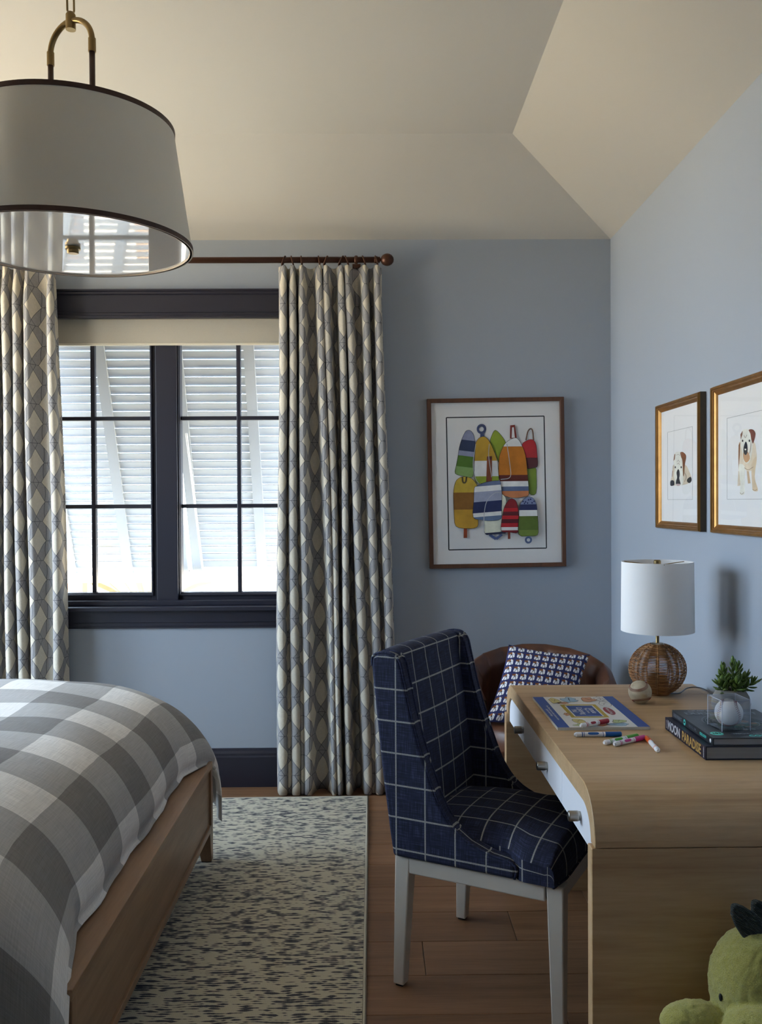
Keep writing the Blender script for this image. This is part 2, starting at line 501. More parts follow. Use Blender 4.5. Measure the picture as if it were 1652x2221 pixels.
def dogprint():
    g = G('navy_dog_face_print'); uv = g.coord('UV'); x, y, _ = g.sep(uv)
    cs = 0.0385
    rowi = g.m('FLOOR', g.m('DIVIDE', y, cs))
    cx = g.m('SUBTRACT', g.m('FRACT', g.m('DIVIDE', x, cs)), 0.5)
    cy = g.m('SUBTRACT', g.m('FRACT', g.m('DIVIDE', y, cs)), 0.5)
    def ell(x0, y0, rx, ry):
        a = g.m('DIVIDE', g.m('SUBTRACT', cx, x0), rx); b = g.m('DIVIDE', g.m('SUBTRACT', cy, y0), ry)
        return g.m('LESS_THAN', g.m('ADD', g.m('MULTIPLY', a, a), g.m('MULTIPLY', b, b)), 1.0)
    head = g.m('MAXIMUM', ell(0, 0.08, 0.34, 0.32), g.m('MAXIMUM', ell(-0.2, -0.15, 0.17, 0.22), ell(0.2, -0.15, 0.17, 0.22)))
    mouth = ell(0, -0.24, 0.13, 0.17)
    head = g.m('MAXIMUM', head, mouth)
    brown = g.m('MULTIPLY', g.m('MULTIPLY', head, g.m('LESS_THAN', cx, 0.05)), g.m('GREATER_THAN', cy, 0.12))
    ears = g.m('MAXIMUM', ell(-0.31, 0.30, 0.10, 0.07), ell(0.31, 0.30, 0.10, 0.06))
    d1 = g.m('ABSOLUTE', g.m('SUBTRACT', g.m('ABSOLUTE', cx), g.m('SUBTRACT', 0.05, g.m('MULTIPLY', cy, 0.45))))
    slit = g.m('MULTIPLY', g.m('LESS_THAN', d1, 0.032), g.m('LESS_THAN', cy, 0.04))
    nose = ell(0.0, 0.07, 0.10, 0.075)
    eye = g.m('MAXIMUM', ell(-0.17, 0.05, 0.035, 0.05), ell(0.17, 0.10, 0.035, 0.05))
    dark = g.m('MAXIMUM', g.m('MULTIPLY', slit, head), g.m('MAXIMUM', nose, eye))
    c = g.mix(ears, lin((40, 46, 96)), lin((120, 72, 30)))
    c = g.mix(head, c, lin((236, 235, 238)))
    c = g.mix(brown, c, lin((140, 82, 34)))
    c = g.mix(dark, c, lin((14, 14, 22)))
    return g.fin(c, 0.85)
M_dogprint = dogprint()

def plush():
    g = G('green_plush'); co = g.coord('Object')
    n = g.noise(co, 60.0, 4.0, 0.7); f = g.noise(co, 420.0, 3.0, 0.7)
    c = g.mix(n, lin((186, 178, 74)), lin((228, 220, 124)))
    c = g.mix(g.step(f, 0.5, 0.8), c, lin((150, 142, 50)))
    g.bump(g.m('ADD', n, f), 0.9, 0.006)
    return g.fin(c, 0.95, Sheen_Weight=0.4)
M_plush = plush()
def cord_cloth():
    g = G('charcoal_corduroy'); x, y, z = g.sep(g.coord('Object'))
    w = g.m('SINE', g.m('MULTIPLY', g.m('ADD', g.m('ADD', z, g.m('MULTIPLY', x, 0.7)), g.m('MULTIPLY', y, 0.2)), 2*math.pi/0.0034))
    g.bump(w, 0.8, 0.002)
    return g.fin(g.mix(g.step(w, -1, 1), lin((48, 50, 48)), lin((78, 82, 80))), 0.9)
M_cord = cord_cloth()


# ---------------------------------------------------------------- room shell
def wall_with_holes(mb, axis, pos, thick, a0, a1, z0, z1, holes):
    """boxes around rectangular holes; axis 'y' = wall plane at Y=pos (a is X), axis 'x' = plane at X=pos (a is Y)"""
    lo, hi = min(pos, pos+thick), max(pos, pos+thick)
    def bx(p, q, zz0, zz1):
        if q-p < 1e-4 or zz1-zz0 < 1e-4: return
        if axis == 'y': mb.box(p, q, lo, hi, zz0, zz1)
        else: mb.box(lo, hi, p, q, zz0, zz1)
    c = a0
    for (h0, h1, hz0, hz1) in sorted(holes):
        bx(c, h0, z0, z1); bx(h0, h1, z0, hz0); bx(h0, h1, hz1, z1); c = h1
    bx(c, a1, z0, z1)

TH = 0.14
m = MB(); wall_with_holes(m, 'y', DB, TH, XL-TH, XR+TH, -0.02, ZW, [(WIN_X0, WIN_X1, WIN_Z0, WIN_Z1)])
struct(m.build('wall_back', M_wall))
m = MB(); m.box(XR, XR+TH, YF-TH, DB, -0.02, ZW); struct(m.build('wall_right', M_wall))
m = MB(); wall_with_holes(m, 'x', XL, -TH, YF-TH, DB, -0.02, ZW, [(a, b, LZ0, LZ1) for a, b in LWIN])
struct(m.build('wall_left', M_wall))
m = MB(); m.box(XL, XR, YF-TH, YF, -0.02, ZW); struct(m.build('wall_front', M_wall))

ix0, ix1, iy0, iy1 = XL+RUN, XR-RUN, YF+RUN, DB-RUN
e = 0.03
m = MB(); m.box(ix0, ix1, iy0, iy1, ZC, ZC+0.05); struct(m.build('ceiling', M_ceil))
def slope(name, a, b, c, d, mat):
    m = MB(); up = Vector((0, 0, 0.06))
    q = [Vector(p) for p in (a, b, c, d)]
    m.hexa(q, [p+up for p in q]); struct(m.build(name, mat))
slope('ceiling_slope_back', (XL, DB, ZW), (XR, DB, ZW), (ix1, iy1, ZC), (ix0, iy1, ZC), M_ceil)
slope('ceiling_slope_right', (XR, DB, ZW), (XR, YF, ZW), (ix1, iy0, ZC), (ix1, iy1, ZC), M_ceil)
slope('ceiling_slope_left', (XL, DB, ZW), (XL, YF, ZW), (ix0, iy0, ZC), (ix0, iy1, ZC), M_ceil)
slope('ceiling_slope_front', (XL, YF, ZW), (XR, YF, ZW), (ix1, iy0, ZC), (ix0, iy0, ZC), M_ceil)
m = MB(); m.box(XL-0.45, XR+0.45, YF-0.45, DB+TH, ZC+0.08, ZC+0.2); struct(m.build('light_block_roof', M_plain))  # unseen slab, added to keep sun from leaking in at the slope edges

# floor: sub-floor + one object per plank
m = MB(); m.box(XL, XR, YF, DB, -0.06, -0.016); floor = struct(m.build('floor', M_floor))
PW = 0.2052
rows = [2.453 + PW*k for k in range(-17, 10)]
plank_joint = {0: [0.523, -1.2], 1: [1.06, -0.9], 2: [0.154, -1.9], 3: [0.459, -1.4], 4: [0.75, -1.1], 5: [-0.55], 6: [0.30, -1.7],
               7: [0.62, -1.0], 8: [0.145, -1.5], 9: [0.5, -0.35]}
for k in range(-17, 11):
    y0 = 2.453 + PW*(k-1); y1 = y0+PW
    y0c, y1c = max(y0, YF), min(y1, DB)
    if y1c-y0c < 0.005: continue
    js = sorted(plank_joint.get(k, [random.uniform(-2.0, -0.6), random.uniform(0.0, 0.9)]))
    xs = [XL]+js+[XR]
    for a, b in zip(xs[:-1], xs[1:]):
        m = MB(); g_ = 0.0009
        m.box(a+g_, b-g_, y0c+g_, y1c-g_, -0.016, 0.0)
        m.build('plank', M_floor, floor, bevel=0.0012, seg=1)

# baseboards
def baseboard(name, a, b, depth_dir):
    prof = [(0, 0), (0.018, 0), (0.018, 0.148), (0.015, 0.156), (0.015, 0.166), (0.009, 0.178), (0.006, 0.190), (0, 0.190)]
    m = MB(); a = Vector(a); b = Vector(b); d = Vector(depth_dir)
    m.hexa([a+d*p+Vector((0, 0, z)) for p, z in prof], [b+d*p+Vector((0, 0, z)) for p, z in prof])
    struct(m.build(name, M_trim))
baseboard('baseboard_back', (XL, DB, 0), (XR, DB, 0), (0, -1, 0))
baseboard('baseboard_right', (XR, YF, 0), (XR, DB, 0), (-1, 0, 0))
baseboard('baseboard_left', (XL, YF, 0), (XL, DB, 0), (1, 0, 0))
baseboard('baseboard_front', (XL, YF, 0), (XR, YF, 0), (0, 1, 0))

# ---------------------------------------------------------------- back window
def wx(px): return atY(px, 1000, DB).x
def wz(py): return atY(360, py, DB).z
win = bpy.data.objects.new('window_1', None); COL.objects.link(win); win['kind'] = 'structure'
win.location = ((WIN_X0+WIN_X1)/2, DB, WIN_Z0); WO = Vector(win.location)
zt0, zt1 = wz(692), wz(630)
# head casing, with stepped moulding
m = MB(WO)
X0c, X1c = WIN_X0-0.11, WIN_X1+0.11
m.prism([(DB, zt0), (DB-0.030, zt0), (DB-0.030, zt0+0.010), (DB-0.022, zt0+0.014), (DB-0.022, zt0+0.026), (DB-0.018, zt0+0.030), (DB-0.018, zt0+0.042),
         (DB-0.018, zt1-0.026), (DB-0.026, zt1-0.022), (DB-0.026, zt1-0.012), (DB-0.034, zt1-0.008), (DB-0.034, zt1), (DB, zt1)], 'x', X0c, X1c)
m.build('head_casing', M_trim, win)
for x0, x1 in ((X0c, WIN_X0), (WIN_X1, X1c)):
    m = MB(WO); m.box(x0, x1, DB-0.02, DB, WIN_Z0-0.03, zt0); m.build('side_casing', M_trim, win, bevel=0.003)
# jamb lining
m = MB(WO); YG = DB+0.085
m.box(WIN_X0, WIN_X0+0.018, DB-0.001, DB+TH, WIN_Z0, WIN_Z1); m.build('jamb', M_trim, win)
m = MB(WO); m.box(WIN_X1-0.018, WIN_X1, DB-0.001, DB+TH, WIN_Z0, WIN_Z1); m.build('jamb', M_trim, win)
m = MB(WO); m.box(WIN_X0, WIN_X1, DB-0.001, DB+TH, WIN_Z1-0.03, WIN_Z1); m.build('jamb', M_trim, win)
# stool and apron
zs1, zs0 = wz(1312), wz(1323)
m = MB(WO); m.box(X0c-0.02, X1c+0.02, DB-0.055, DB+TH, zs0, zs0+0.020); m.build('sill', M_trim, win, bevel=0.003, seg=2)
m = MB(WO); m.box(WIN_X0+0.018, WIN_X1-0.018, DB+0.008, YG-0.034, zs0+0.020, zs0+0.046); m.build('frame_sill', M_trim, win, bevel=0.003)
za = wz(1362)
m = MB(WO)
m.prism([(DB, za), (DB-0.012, za), (DB-0.012, za+0.010), (DB-0.016, za+0.012), (DB-0.016, za+0.028), (DB-0.022, za+0.031), (DB-0.022, zs0), (DB, zs0)], 'x', X0c, X1c)
m.build('apron', M_trim, win)
def gy(px, py): return atY(px, py, YG)
mx0, mx1 = atY(338, 1000, DB+0.03).x, atY(384, 1000, DB+0.03).x
m = MB(WO); m.box(mx0, mx1, DB+0.030, DB+TH, zs0+0.02, WIN_Z1-0.03); m.build('mullion', M_trim, win, bevel=0.003)
zb = zs0+0.020
zg0 = gy(360, 1284).z; zh1 = gy(360, 1098).z; zh2 = gy(360, 908).z; zg1 = gy(360, 718).z
for side in (0, 1):
    if side == 0: sx0, sx1, gx0, gx1, mc = WIN_X0+0.018, mx0, WIN_X0+0.018+0.042, gy(329, 1000).x, gy(204, 1000).x
    else: sx0, sx1, gx0, gx1, mc = mx1, WIN_X1-0.018, gy(394, 1000).x, WIN_X1-0.018-0.042, gy(519, 1000).x
    gx0 = 2*mc-gx1 if side == 0 else gx0
    gx1 = gx1 if side == 0 else 2*mc-gx0
    sx0 = min(sx0, gx0-0.03) if side == 0 else sx0
    sx0 = max(sx0, WIN_X0+0.01); sx1 = min(max(sx1, gx1+0.03), WIN_X1-0.01)
    for (bx0, bx1, bz0, bz1) in ((sx0, gx0, zb, WIN_Z1-0.03), (gx1, sx1, zb, WIN_Z1-0.03), (gx0, gx1, zb, zg0), (gx0, gx1, zg1, WIN_Z1-0.03)):
        m = MB(WO); m.box(bx0, bx1, YG-0.03, YG+0.028, bz0, bz1); m.build('sash_rail', M_trim, win, bevel=0.003)
        # inner bead
    for (bx0, bx1, bz0, bz1) in ((gx0-0.014, gx0-0.004, zg0-0.012, zg1), (gx1+0.004, gx1+0.014, zg0-0.012, zg1), (gx0-0.014, gx1+0.014, zg0-0.016, zg0-0.006)):
        m = MB(WO); m.box(bx0, bx1, YG-0.042, YG-0.026, bz0, bz1); m.build('bead', M_trim, win, bevel=0.003)
    m = MB(WO); m.box(mc-0.011, mc+0.011, YG-0.016, YG+0.016, zg0, zg1); m.build('muntin', M_trim, win, bevel=0.004)
    for zz in (zh1, zh2):
        m = MB(WO); m.box(gx0, gx1, YG-0.014, YG+0.014, zz-0.010, zz+0.010); m.build('muntin', M_trim, win, bevel=0.004)
    zc = [zg0, zh1, zh2, zg1]
    for k in range(3):
        for (p, q) in ((gx0, mc), (mc, gx1)):
            m = MB(WO); m.add([(p, YG, zc[k]), (q, YG, zc[k]), (q, YG, zc[k+1]), (p, YG, zc[k+1])], [(0, 1, 2, 3)])
            m.build('pane', M_glass, win, fixn=False)

# roller blind
bz = wz(746)
rb = thing('roller_blind', 'cream fabric roller blind drawn a little way down inside the window', 'blind', ((WIN_X0+WIN_X1)/2, DB+0.02, bz))
BO = Vector(rb.location)
m = MB(BO); m.box(WIN_X0+0.02, WIN_X1-0.02, DB+0.0185, DB+0.0200, bz+0.006, zt0+0.05)
M_blind = flat('cream_blind_fabric', (186, 179, 164), 0.9, 0.05, 200)
m.build('blind_fabric', M_blind, rb)
m = MB(BO); m.box(WIN_X0+0.02, WIN_X1-0.02, DB+0.014, DB+0.024, bz-0.004, bz+0.008); m.build('hem_bar', flat('cream_hem_bar', (222, 214, 194), 0.7), rb, bevel=0.003)

# left wall windows (they light the room)
for wi, (a, b) in enumerate(LWIN):
    w = bpy.data.objects.new('window_%d' % (wi+2), None); COL.objects.link(w); w['kind'] = 'structure'
    w.location = (XL, (a+b)/2, LZ0); O = Vector(w.location)
    for (y0, y1, z0, z1) in ((a-0.1, a, LZ0-0.1, LZ1+0.1), (b, b+0.1, LZ0-0.1, LZ1+0.1), (a, b, LZ1, LZ1+0.1), (a, b, LZ0-0.1, LZ0)):
        m = MB(O); m.box(XL, XL+0.02, y0, y1, z0, z1); m.build('casing', M_trim, w, bevel=0.003)
    m = MB(O); m.box(XL-0.09, XL-0.06, a, b, (LZ0+LZ1)/2-0.02, (LZ0+LZ1)/2+0.02); m.build('meeting_rail', M_trim, w, bevel=0.003)
    m = MB(O); m.add([(XL-0.075, a, LZ0), (XL-0.075, b, LZ0), (XL-0.075, b, LZ1), (XL-0.075, a, LZ1)], [(0, 1, 2, 3)])
    m.build('pane', M_glass, w, fixn=False)

# ---------------------------------------------------------------- outside: ground, shutters, fence, palm
def groundm():
    g = G('pale_paving'); n = g.noise(g.coord('Object'), 1.5, 4.0)
    return g.fin(g.mix(n, lin((190, 172, 142)), lin((208, 192, 164))), 0.9)
m = MB(); m.box(-30, 30, -30, 40, -0.9, -0.62); o = m.build('ground', groundm()); struct(o)

SH_TOP = Vector((0, DB+TH+0.03, 2.46)); SH_BOT = Vector((0, 5.27, 0.995))
ax = (SH_BOT-SH_TOP); SL = ax.length; ax.normalize(); nrm = Vector((0, -ax.z, ax.y))
if nrm.y > 0: nrm = -nrm                                 # towards the house
def shutter(x0, x1, xm, label):
    t = thing('louvered_shutter', label, 'shutter', (x0/2+x1/2, SH_TOP.y, SH_TOP.z), group='tilted shutters outside the window')
    O = Vector(t.location)
    def bar(xa, xb, s0, s1, th):
        p0 = SH_TOP+ax*s0; p1 = SH_TOP+ax*s1; n = nrm*th/2
        m = MB(O)
        m.hexa([(xa, *(p0-n)[1:]), (xb, *(p0-n)[1:]), (xb, *(p0+n)[1:]), (xa, *(p0+n)[1:])],
               [(xa, *(p1-n)[1:]), (xb, *(p1-n)[1:]), (xb, *(p1+n)[1:]), (xa, *(p1+n)[1:])])
        return m
    for a, b in ((x0, x0+0.055), (xm-0.028, xm+0.028), (x1-0.055, x1)):
        bar(a, b, 0, SL, 0.040).build('stile', M_shutter, t)
    for a, b in ((0, 0.07), (SL-0.02, SL)):
        bar(x0, x1, a, b, 0.038).build('rail', M_shutter, t)
    pitch_ = 0.0475; n = int((SL-0.09)/pitch_)
    for (a, b) in ((x0+0.055, xm-0.028), (xm+0.028, x1-0.055)):
        m = MB()                                         # one louvre, shared by all in this bay
        wdt, th = 0.048, 0.006
        d1 = (ax*0.97 - nrm*0.25).normalized()           # louvre width direction: lower edge outwards
        nn = Vector((0, -d1.z, d1.y))
        q = [d1*(-wdt/2)-nn*th/2, d1*(wdt/2)-nn*th/2, d1*(wdt/2)+nn*th/2, d1*(-wdt/2)+nn*th/2]
        m.hexa([(a, p.y, p.z) for p in q], [(b, p.y, p.z) for p in q])
        src = None
        for k in range(n):
            c = SH_TOP+ax*(0.09+pitch_*(k+0.4))
            if src is None:
                src = m.build('slat', M_shutter, t); o = src
            else:
                o = src.copy(); COL.objects.link(o); o.parent = t
            o.location = Vector((0, c.y, c.z))-O
    return t
shA = shutter(-1.775, -1.070, -1.420, 'white louvred shutter propped open outside the left sash')
shutter(-1.045, -0.285, -0.640, 'white louvred shutter propped open outside the right sash')
pa = thing('shutter_prop', 'thin white prop rod between the two shutters outside the window', 'prop rod', (-1.04, DB+TH, 1.62))
m = MB(pa.location); m.tube([atY(404, 940, DB+TH+0.1), atY(440, 1238, 5.2)], 0.006, 6); m.build('rod', M_white, pa)
m = MB(pa.location); p = atY(440, 1238, 5.2); m.box(p.x-0.25, p.x+0.25, p.y-0.02, p.y+0.02, p.z-0.03, p.z-0.005); m.build('foot_bar', M_white, pa)
m = MB(shA.location); p = atY(143, 1214, 5.1); m.box(p.x-0.015, p.x+0.015, p.y-0.006, p.y+0.006, p.z-0.03, p.z+0.03)
hb = m.build('bracket', M_greypaint, shA, bevel=0.002)
m = MB(shA.location); m.tube([atY(146, 1216, 5.1), atY(138, 1235, 5.1), atY(134, 1260, 5.1)], 0.012, 8); m.build('bracket_arm', M_greypaint, hb)

M_fence = flat('cream_beam_paint', (170, 165, 154), 0.7)
m = MB(); p = atY(300, 1243, 7.5); m.box(-5.5, 2.0, 7.45, 7.6, p.z-0.075, p.z+0.06)
tag(m.build('porch_beam', M_fence), 'cream horizontal porch beam seen below the shutters outside', 'beam')
m = MB(); p = atY(175, 1265, 9.0); m.box(p.x-0.10, p.x+0.05, 8.9, 9.05, -0.62, p.z+0.1)
tag(m.build('porch_post', flat('tan_post_paint', (100, 76, 58), 0.7)), 'tan post standing outside below the left shutter', 'post')
pl = thing('palm', 'sunlit yellowish palm fronds outside below the shutters', 'palm', (-2.4, 9.6, -0.62))
m = MB(pl.location); m.tube([(-2.4, 9.6, -0.62), (-2.38, 9.6, 0.2)], [0.12, 0.09], 10); m.build('trunk', flat('palm_trunk', (150, 120, 84), 0.9), pl)
M_frond = flat('sunlit_frond', (122, 106, 74), 0.7, 0.2, 5)
for k in range(13):
    t = -1.25+2.5*k/12; a = Vector((-2.38, 9.6, 0.2)); L = 1.05+random.uniform(-.15, .15)
    mid = a+Vector((math.sin(t)*L*0.55, random.uniform(-.3, .1), math.cos(t)*L*0.62)); end = a+Vector((math.sin(t)*L*1.15, random.uniform(-.5, .1), math.cos(t)*L*0.75))
    pts = crom([a, mid, end], 5)
    m = MB(pl.location); n = len(pts)
    m.tube(pts, [0.035*math.sin(math.pi*(0.12+0.86*i/(n-1)))+0.003 for i in range(n)], 5); m.build('frond', M_frond, pl)

# ---------------------------------------------------------------- curtain rod, curtains
YR = 4.335
rodc = atY(600, 564, YR)
zr = rodc.z
rx1 = atY(824, 562, YR).x; rx0 = -1.95-0.35
rod = thing('curtain_rod', 'dark bronze curtain rod with ball end above the window', 'curtain rod', ((rx0+rx1)/2, YR, zr))
RO = Vector(rod.location); RX = Matrix.Rotation(math.pi/2, 3, 'Y')
m = MB(RO); m.tube([(rx0, YR, zr), (rx1, YR, zr)], 0.0145, 20); m.build('pole', M_bronze, rod, smooth=True)
fin_prof = [(0.0, 0.066), (0.012, 0.064), (0.022, 0.056), (0.0285, 0.044), (0.030, 0.034), (0.0285, 0.024), (0.022, 0.012), (0.013, 0.005), (0.008, 0.003), (0.008, 0.000),
            (0.013, -0.002), (0.013, -0.006), (0.009, -0.008), (0.009, -0.011), (0.017, -0.013), (0.017, -0.026), (0.0145, -0.028)]
m = MB(RO); m.lathe(fin_prof[::-1], (rx1, YR, zr), 24, RX); m.build('finial', M_bronze, rod, smooth=True)
m = MB(RO); m.lathe([(r, -z) for r, z in fin_prof], (rx0, YR, zr), 24, RX); m.build('finial', M_bronze, rod, smooth=True)
for bxp in (atY(772, 560, YR).x, -1.86):
    m = MB(RO); m.tube([(bxp, DB, zr-0.03), (bxp, YR+0.01, zr-0.03)], 0.008, 10)
    m.lathe([(0.0175, -0.008), (0.0205, -0.004), (0.0205, 0.004), (0.0175, 0.008)], (bxp, YR, zr), 20, RX)
    m.box(bxp-0.02, bxp+0.02, DB-0.012, DB, zr-0.07, zr+0.01)
    m.build('bracket', M_bronze, rod, smooth=False)

def curtain(name, label, top_px, bot_px, zt, edge_top, edge_bot, valley_bot, ph):
    """top_px / bot_px: fold fronts in photo columns at the curtain plane; builds a pleated sheet with thickness"""
    cx = lambda px: atY(px, 900, YR).x
    t = thing(name, label, 'curtain', (cx(sum(bot_px)/len(bot_px)), YR, 0.0), group='patterned curtains at the window')
    O = Vector(t.location)
    n = len(top_px)
    def section(fr, ed, wfr, vd, front, back):
        pts = [(ed[0], back*0.3)]
        for k in range(n):
            w = wfr[k]
            if k > 0:
                md = (fr[k-1]+fr[k])/2; half = max(1.0, (fr[k]-fr[k-1])/2 - (wfr[k-1]+w)/2*0.55)
                pts += [(md-half*0.35, front+(back-front)*vd[k-1]), (md+half*0.35, front+(back-front)*vd[k-1])]
            pts += [(fr[k]-w, front+(back-front)*0.28), (fr[k]-w*0.55, front+0.004), (fr[k]+w*0.55, front), (fr[k]+w, front+(back-front)*0.28)]
        pts += [(ed[1]-3, back*0.6), (ed[1], back)]
        return [(cx(p[0]), p[1]) for p in pts]
    wt = [4.5]*n
    wb = [max(6.0, min(13.0, 0.36*min(bot_px[k]-(bot_px[k-1] if k else bot_px[0]-30), (bot_px[k+1] if k < n-1 else bot_px[-1]+30)-bot_px[k]))) for k in range(n)]
    s0 = crom(section(top_px, edge_top, wt, [1.0]*(n-1), -0.016, 0.022), 5)
    s05 = crom(section([a*0.93+b*0.07 for a, b in zip(top_px, bot_px)], edge_top, [7.5]*n, [1.0]*(n-1), -0.040, 0.040), 5)
    s1 = crom(section(bot_px, edge_bot, wb, valley_bot, -0.050, 0.052), 5)
    nu = len(s0); NV = 60
    # arc length from the middle section
    arc = [0.0]
    for i in range(1, nu):
        x0 = (s05[i-1][0]*.5+s1[i-1][0]*.5, s05[i-1][1]*.5+s1[i-1][1]*.5); x1 = (s05[i][0]*.5+s1[i][0]*.5, s05[i][1]*.5+s1[i][1]*.5)
        arc.append(arc[-1]+math.hypot(x1[0]-x0[0], x1[1]-x0[1]))
    zb_ = 0.006
    def P(i, v):
        if v < 0.07:
            k = v/0.07; k = k*k*(3-2*k); x = s0[i][0]*(1-k)+s05[i][0]*k; y = s0[i][1]*(1-k)+s05[i][1]*k
        else:
            k = (v-0.07)/0.93; k = k**0.85; x = s05[i][0]*(1-k)+s1[i][0]*k; y = s05[i][1]*(1-k)+s1[i][1]*k
        sway = 0.004*math.sin(7*v+arc[i]*6+ph)*min(1, v*4)
        z = zt+(zb_-zt)*v
        if v < 0.02: z -= 0.008*max(0.0, (s0[i][1]+0.016)/0.038)*(1-v/0.02)
        return (x+sway, YR+0.004+y+sway*0.7, z)
    m = MB(O); vs = []; uv = []
    for j in range(NV+1):
        v = (j/NV)**1.25
        for i in range(nu):
            vs.append(P(i, v)); uv.append((arc[i]+ph, v*(zt-zb_)))
    fs = [(j*nu+i, j*nu+i+1, (j+1)*nu+i+1, (j+1)*nu+i) for j in range(NV) for i in range(nu-1)]
    m.add(vs, fs, uv)
    o = m.build('panel', M_curtain, t, smooth=True, fixn=False)
    so = o.modifiers.new('thick', 'SOLIDIFY'); so.thickness = 0.0025; so.offset = 0
    for k, px in enumerate(top_px):
        x = cx(px)
        tilt = random.uniform(-0.012, 0.012)
        m = MB(O)
        pts = [(x+tilt*math.cos(w)+0.0, YR+0.0215*math.sin(w), zr-0.004+0.0215*math.cos(w)) for w in [2*math.pi*i/20 for i in range(20)]]
        m.tube(pts, 0.0036, 6, closed=True)
        m.tube([(x-tilt, YR, zr-0.025), (x-tilt*0.5, YR, zt-0.006)], 0.0016, 5)
        m.build('ring', M_bronze, t, smooth=True)
    return t
ztc = atY(700, 576, YR).z
curtain('curtain', 'cream and grey lattice print curtain hanging to the right of the window',
        [617, 636, 656, 694, 708, 741, 754, 791, 818], [608, 636, 664, 722, 734, 752, 792, 818, 846], ztc,
        (606, 829), (594, 859), [0.20, 0.15, 0.95, 1.0, 1.0, 1.0, 0.25, 0.4], 0.02)
curtain('curtain', 'cream and grey lattice print curtain at the left edge, partly behind the bed',
        [-98, -75, -52, -30, -12, 14, 38, 63, 113], [-112, -88, -62, -36, -10, 24, 48, 76, 126], ztc,
        (-104, 119), (-122, 143), [0.9, 0.3, 0.8, 1.0, 0.6, 1.0, 0.9, 0.45], 0.40)

# ---------------------------------------------------------------- rug
RX0, RX1, RY0, RY1 = -2.35, -0.028, 0.75, 4.255
rg = thing('rug', 'ivory flatweave rug with broken slate dashes under the bed', 'rug', ((RX0+RX1)/2, (RY0+RY1)/2, 0.0))
m = MB(rg.location); m.box(RX0+0.006, RX1-0.006, RY0+0.006, RY1-0.006, 0.0005, 0.010); m.build('rug_field', M_rug, rg)
m = MB(rg.location)
m.tube([(RX0, RY0, 0.0072), (RX1, RY0, 0.0072), (RX1, RY1, 0.0072), (RX0, RY1, 0.0072)], 0.0068, 8, closed=True)
m.build('binding', M_binding, rg, smooth=True)

# ---------------------------------------------------------------- bed (foot towards the right)
BX = -0.632; BY0, BY1 = 1.875, 3.535; FT = 0.392
bed = thing('bed', 'brown oak bed with a low panelled footboard and tapered legs', 'bed', (-1.7, (BY0+BY1)/2, 0.010))
O = Vector(bed.location)
m = MB(O); m.box(BX-0.036, BX-0.009, BY0+0.02, BY1-0.02, 0.135, FT-0.02); m.build('footboard_panel', M_bedwood, bed)
m = MB(O); m.box(BX-0.105, BX, BY0, BY1, FT-0.024, FT); m.build('top_rail', M_bedwood, bed, bevel=0.002)
m = MB(O); m.box(BX-0.040, BX, BY0+0.034, BY1-0.034, 0.128, 0.152); m.build('bottom_rail', M_bedwood, bed, bevel=0.002)
for y0, y1 in ((BY0, BY0+0.034), (BY1-0.034, BY1)):
    m = MB(O); m.box(BX-0.055, BX+0.0, y0, y1, 0.128, FT-0.024); m.build('stile', M_bedwoodz, bed, bevel=0.002)
for y, sgn in ((BY0, 1), (BY1, -1)):
    for x, sx in ((BX, -1), (-2.70, 1)):
        m = MB(O); T = 0.062; B = 0.040
        m.hexa([(x, y, 0.128), (x+sx*T, y, 0.128), (x+sx*T, y+sgn*T, 0.128), (x, y+sgn*T, 0.128)],
               [(x, y+sgn*0.004, 0.010), (x+sx*B, y+sgn*0.004, 0.010), (x+sx*B, y+sgn*B, 0.010), (x, y+sgn*B, 0.010)])
        m.build('leg', M_bedwoodz, bed, bevel=0.002)
for y0, y1 in ((BY0+0.004, BY0+0.034), (BY1-0.034, BY1-0.004)):
    m = MB(O); m.box(-2.75, BX-0.055, y0, y1, 0.135, FT-0.035); m.build('side_rail', M_bedwood, bed)
m = MB(O); m.box(-2.80, -2.74, BY0-0.02, BY1+0.02, 0.010, 1.15); m.build('headboard', M_bedwoodz, bed, bevel=0.006)
m = MB(O); m.box(-2.72, BX-0.16, BY0+0.05, BY1-0.05, 0.24, 0.60); m.build('mattress', M_white, bed, bevel=0.05, seg=4)

# duvet: cloth coordinates (u from the foot hem, v across) dropped over foot and both sides
ZT = 0.735
foot_prof = [(0.000, 0.398), (-0.010, 0.412), (-0.004, 0.452), (-0.018, 0.508), (-0.054, 0.575), (-0.112, 0.638), (-0.205, 0.690), (-0.33, 0.723), (-0.50, ZT), (-0.9, ZT+0.004), (-1.5, ZT), (-2.05, ZT-0.01)]
fp = crom([(BX-0.062+x, z) for x, z in foot_prof], 8)
yc = (BY0+BY1)/2; hw = (BY1-BY0)/2
side_prof = [(0.0, 0.0), (0.45, 0.006), (0.66, 0.006), (0.765, -0.008), (0.835, -0.042), (0.878, -0.105), (0.897, -0.19), (0.906, -0.28), (0.908, -0.38)]
sp = crom(side_prof, 8)
def arclen(ps):
    a = [0.0]
    for p, q in zip(ps[:-1], ps[1:]): a.append(a[-1]+math.hypot(p[0]-q[0], p[1]-q[1]))
    return a
fa, sa = arclen(fp), arclen(sp)
side = [(-y, dz, -a) for (y, dz), a in zip(sp[::-1], sa[::-1])] + [(y, dz, a) for (y, dz), a in zip(sp[1:], sa[1:])]
rnd = random.Random(3)
vs, uv = [], []
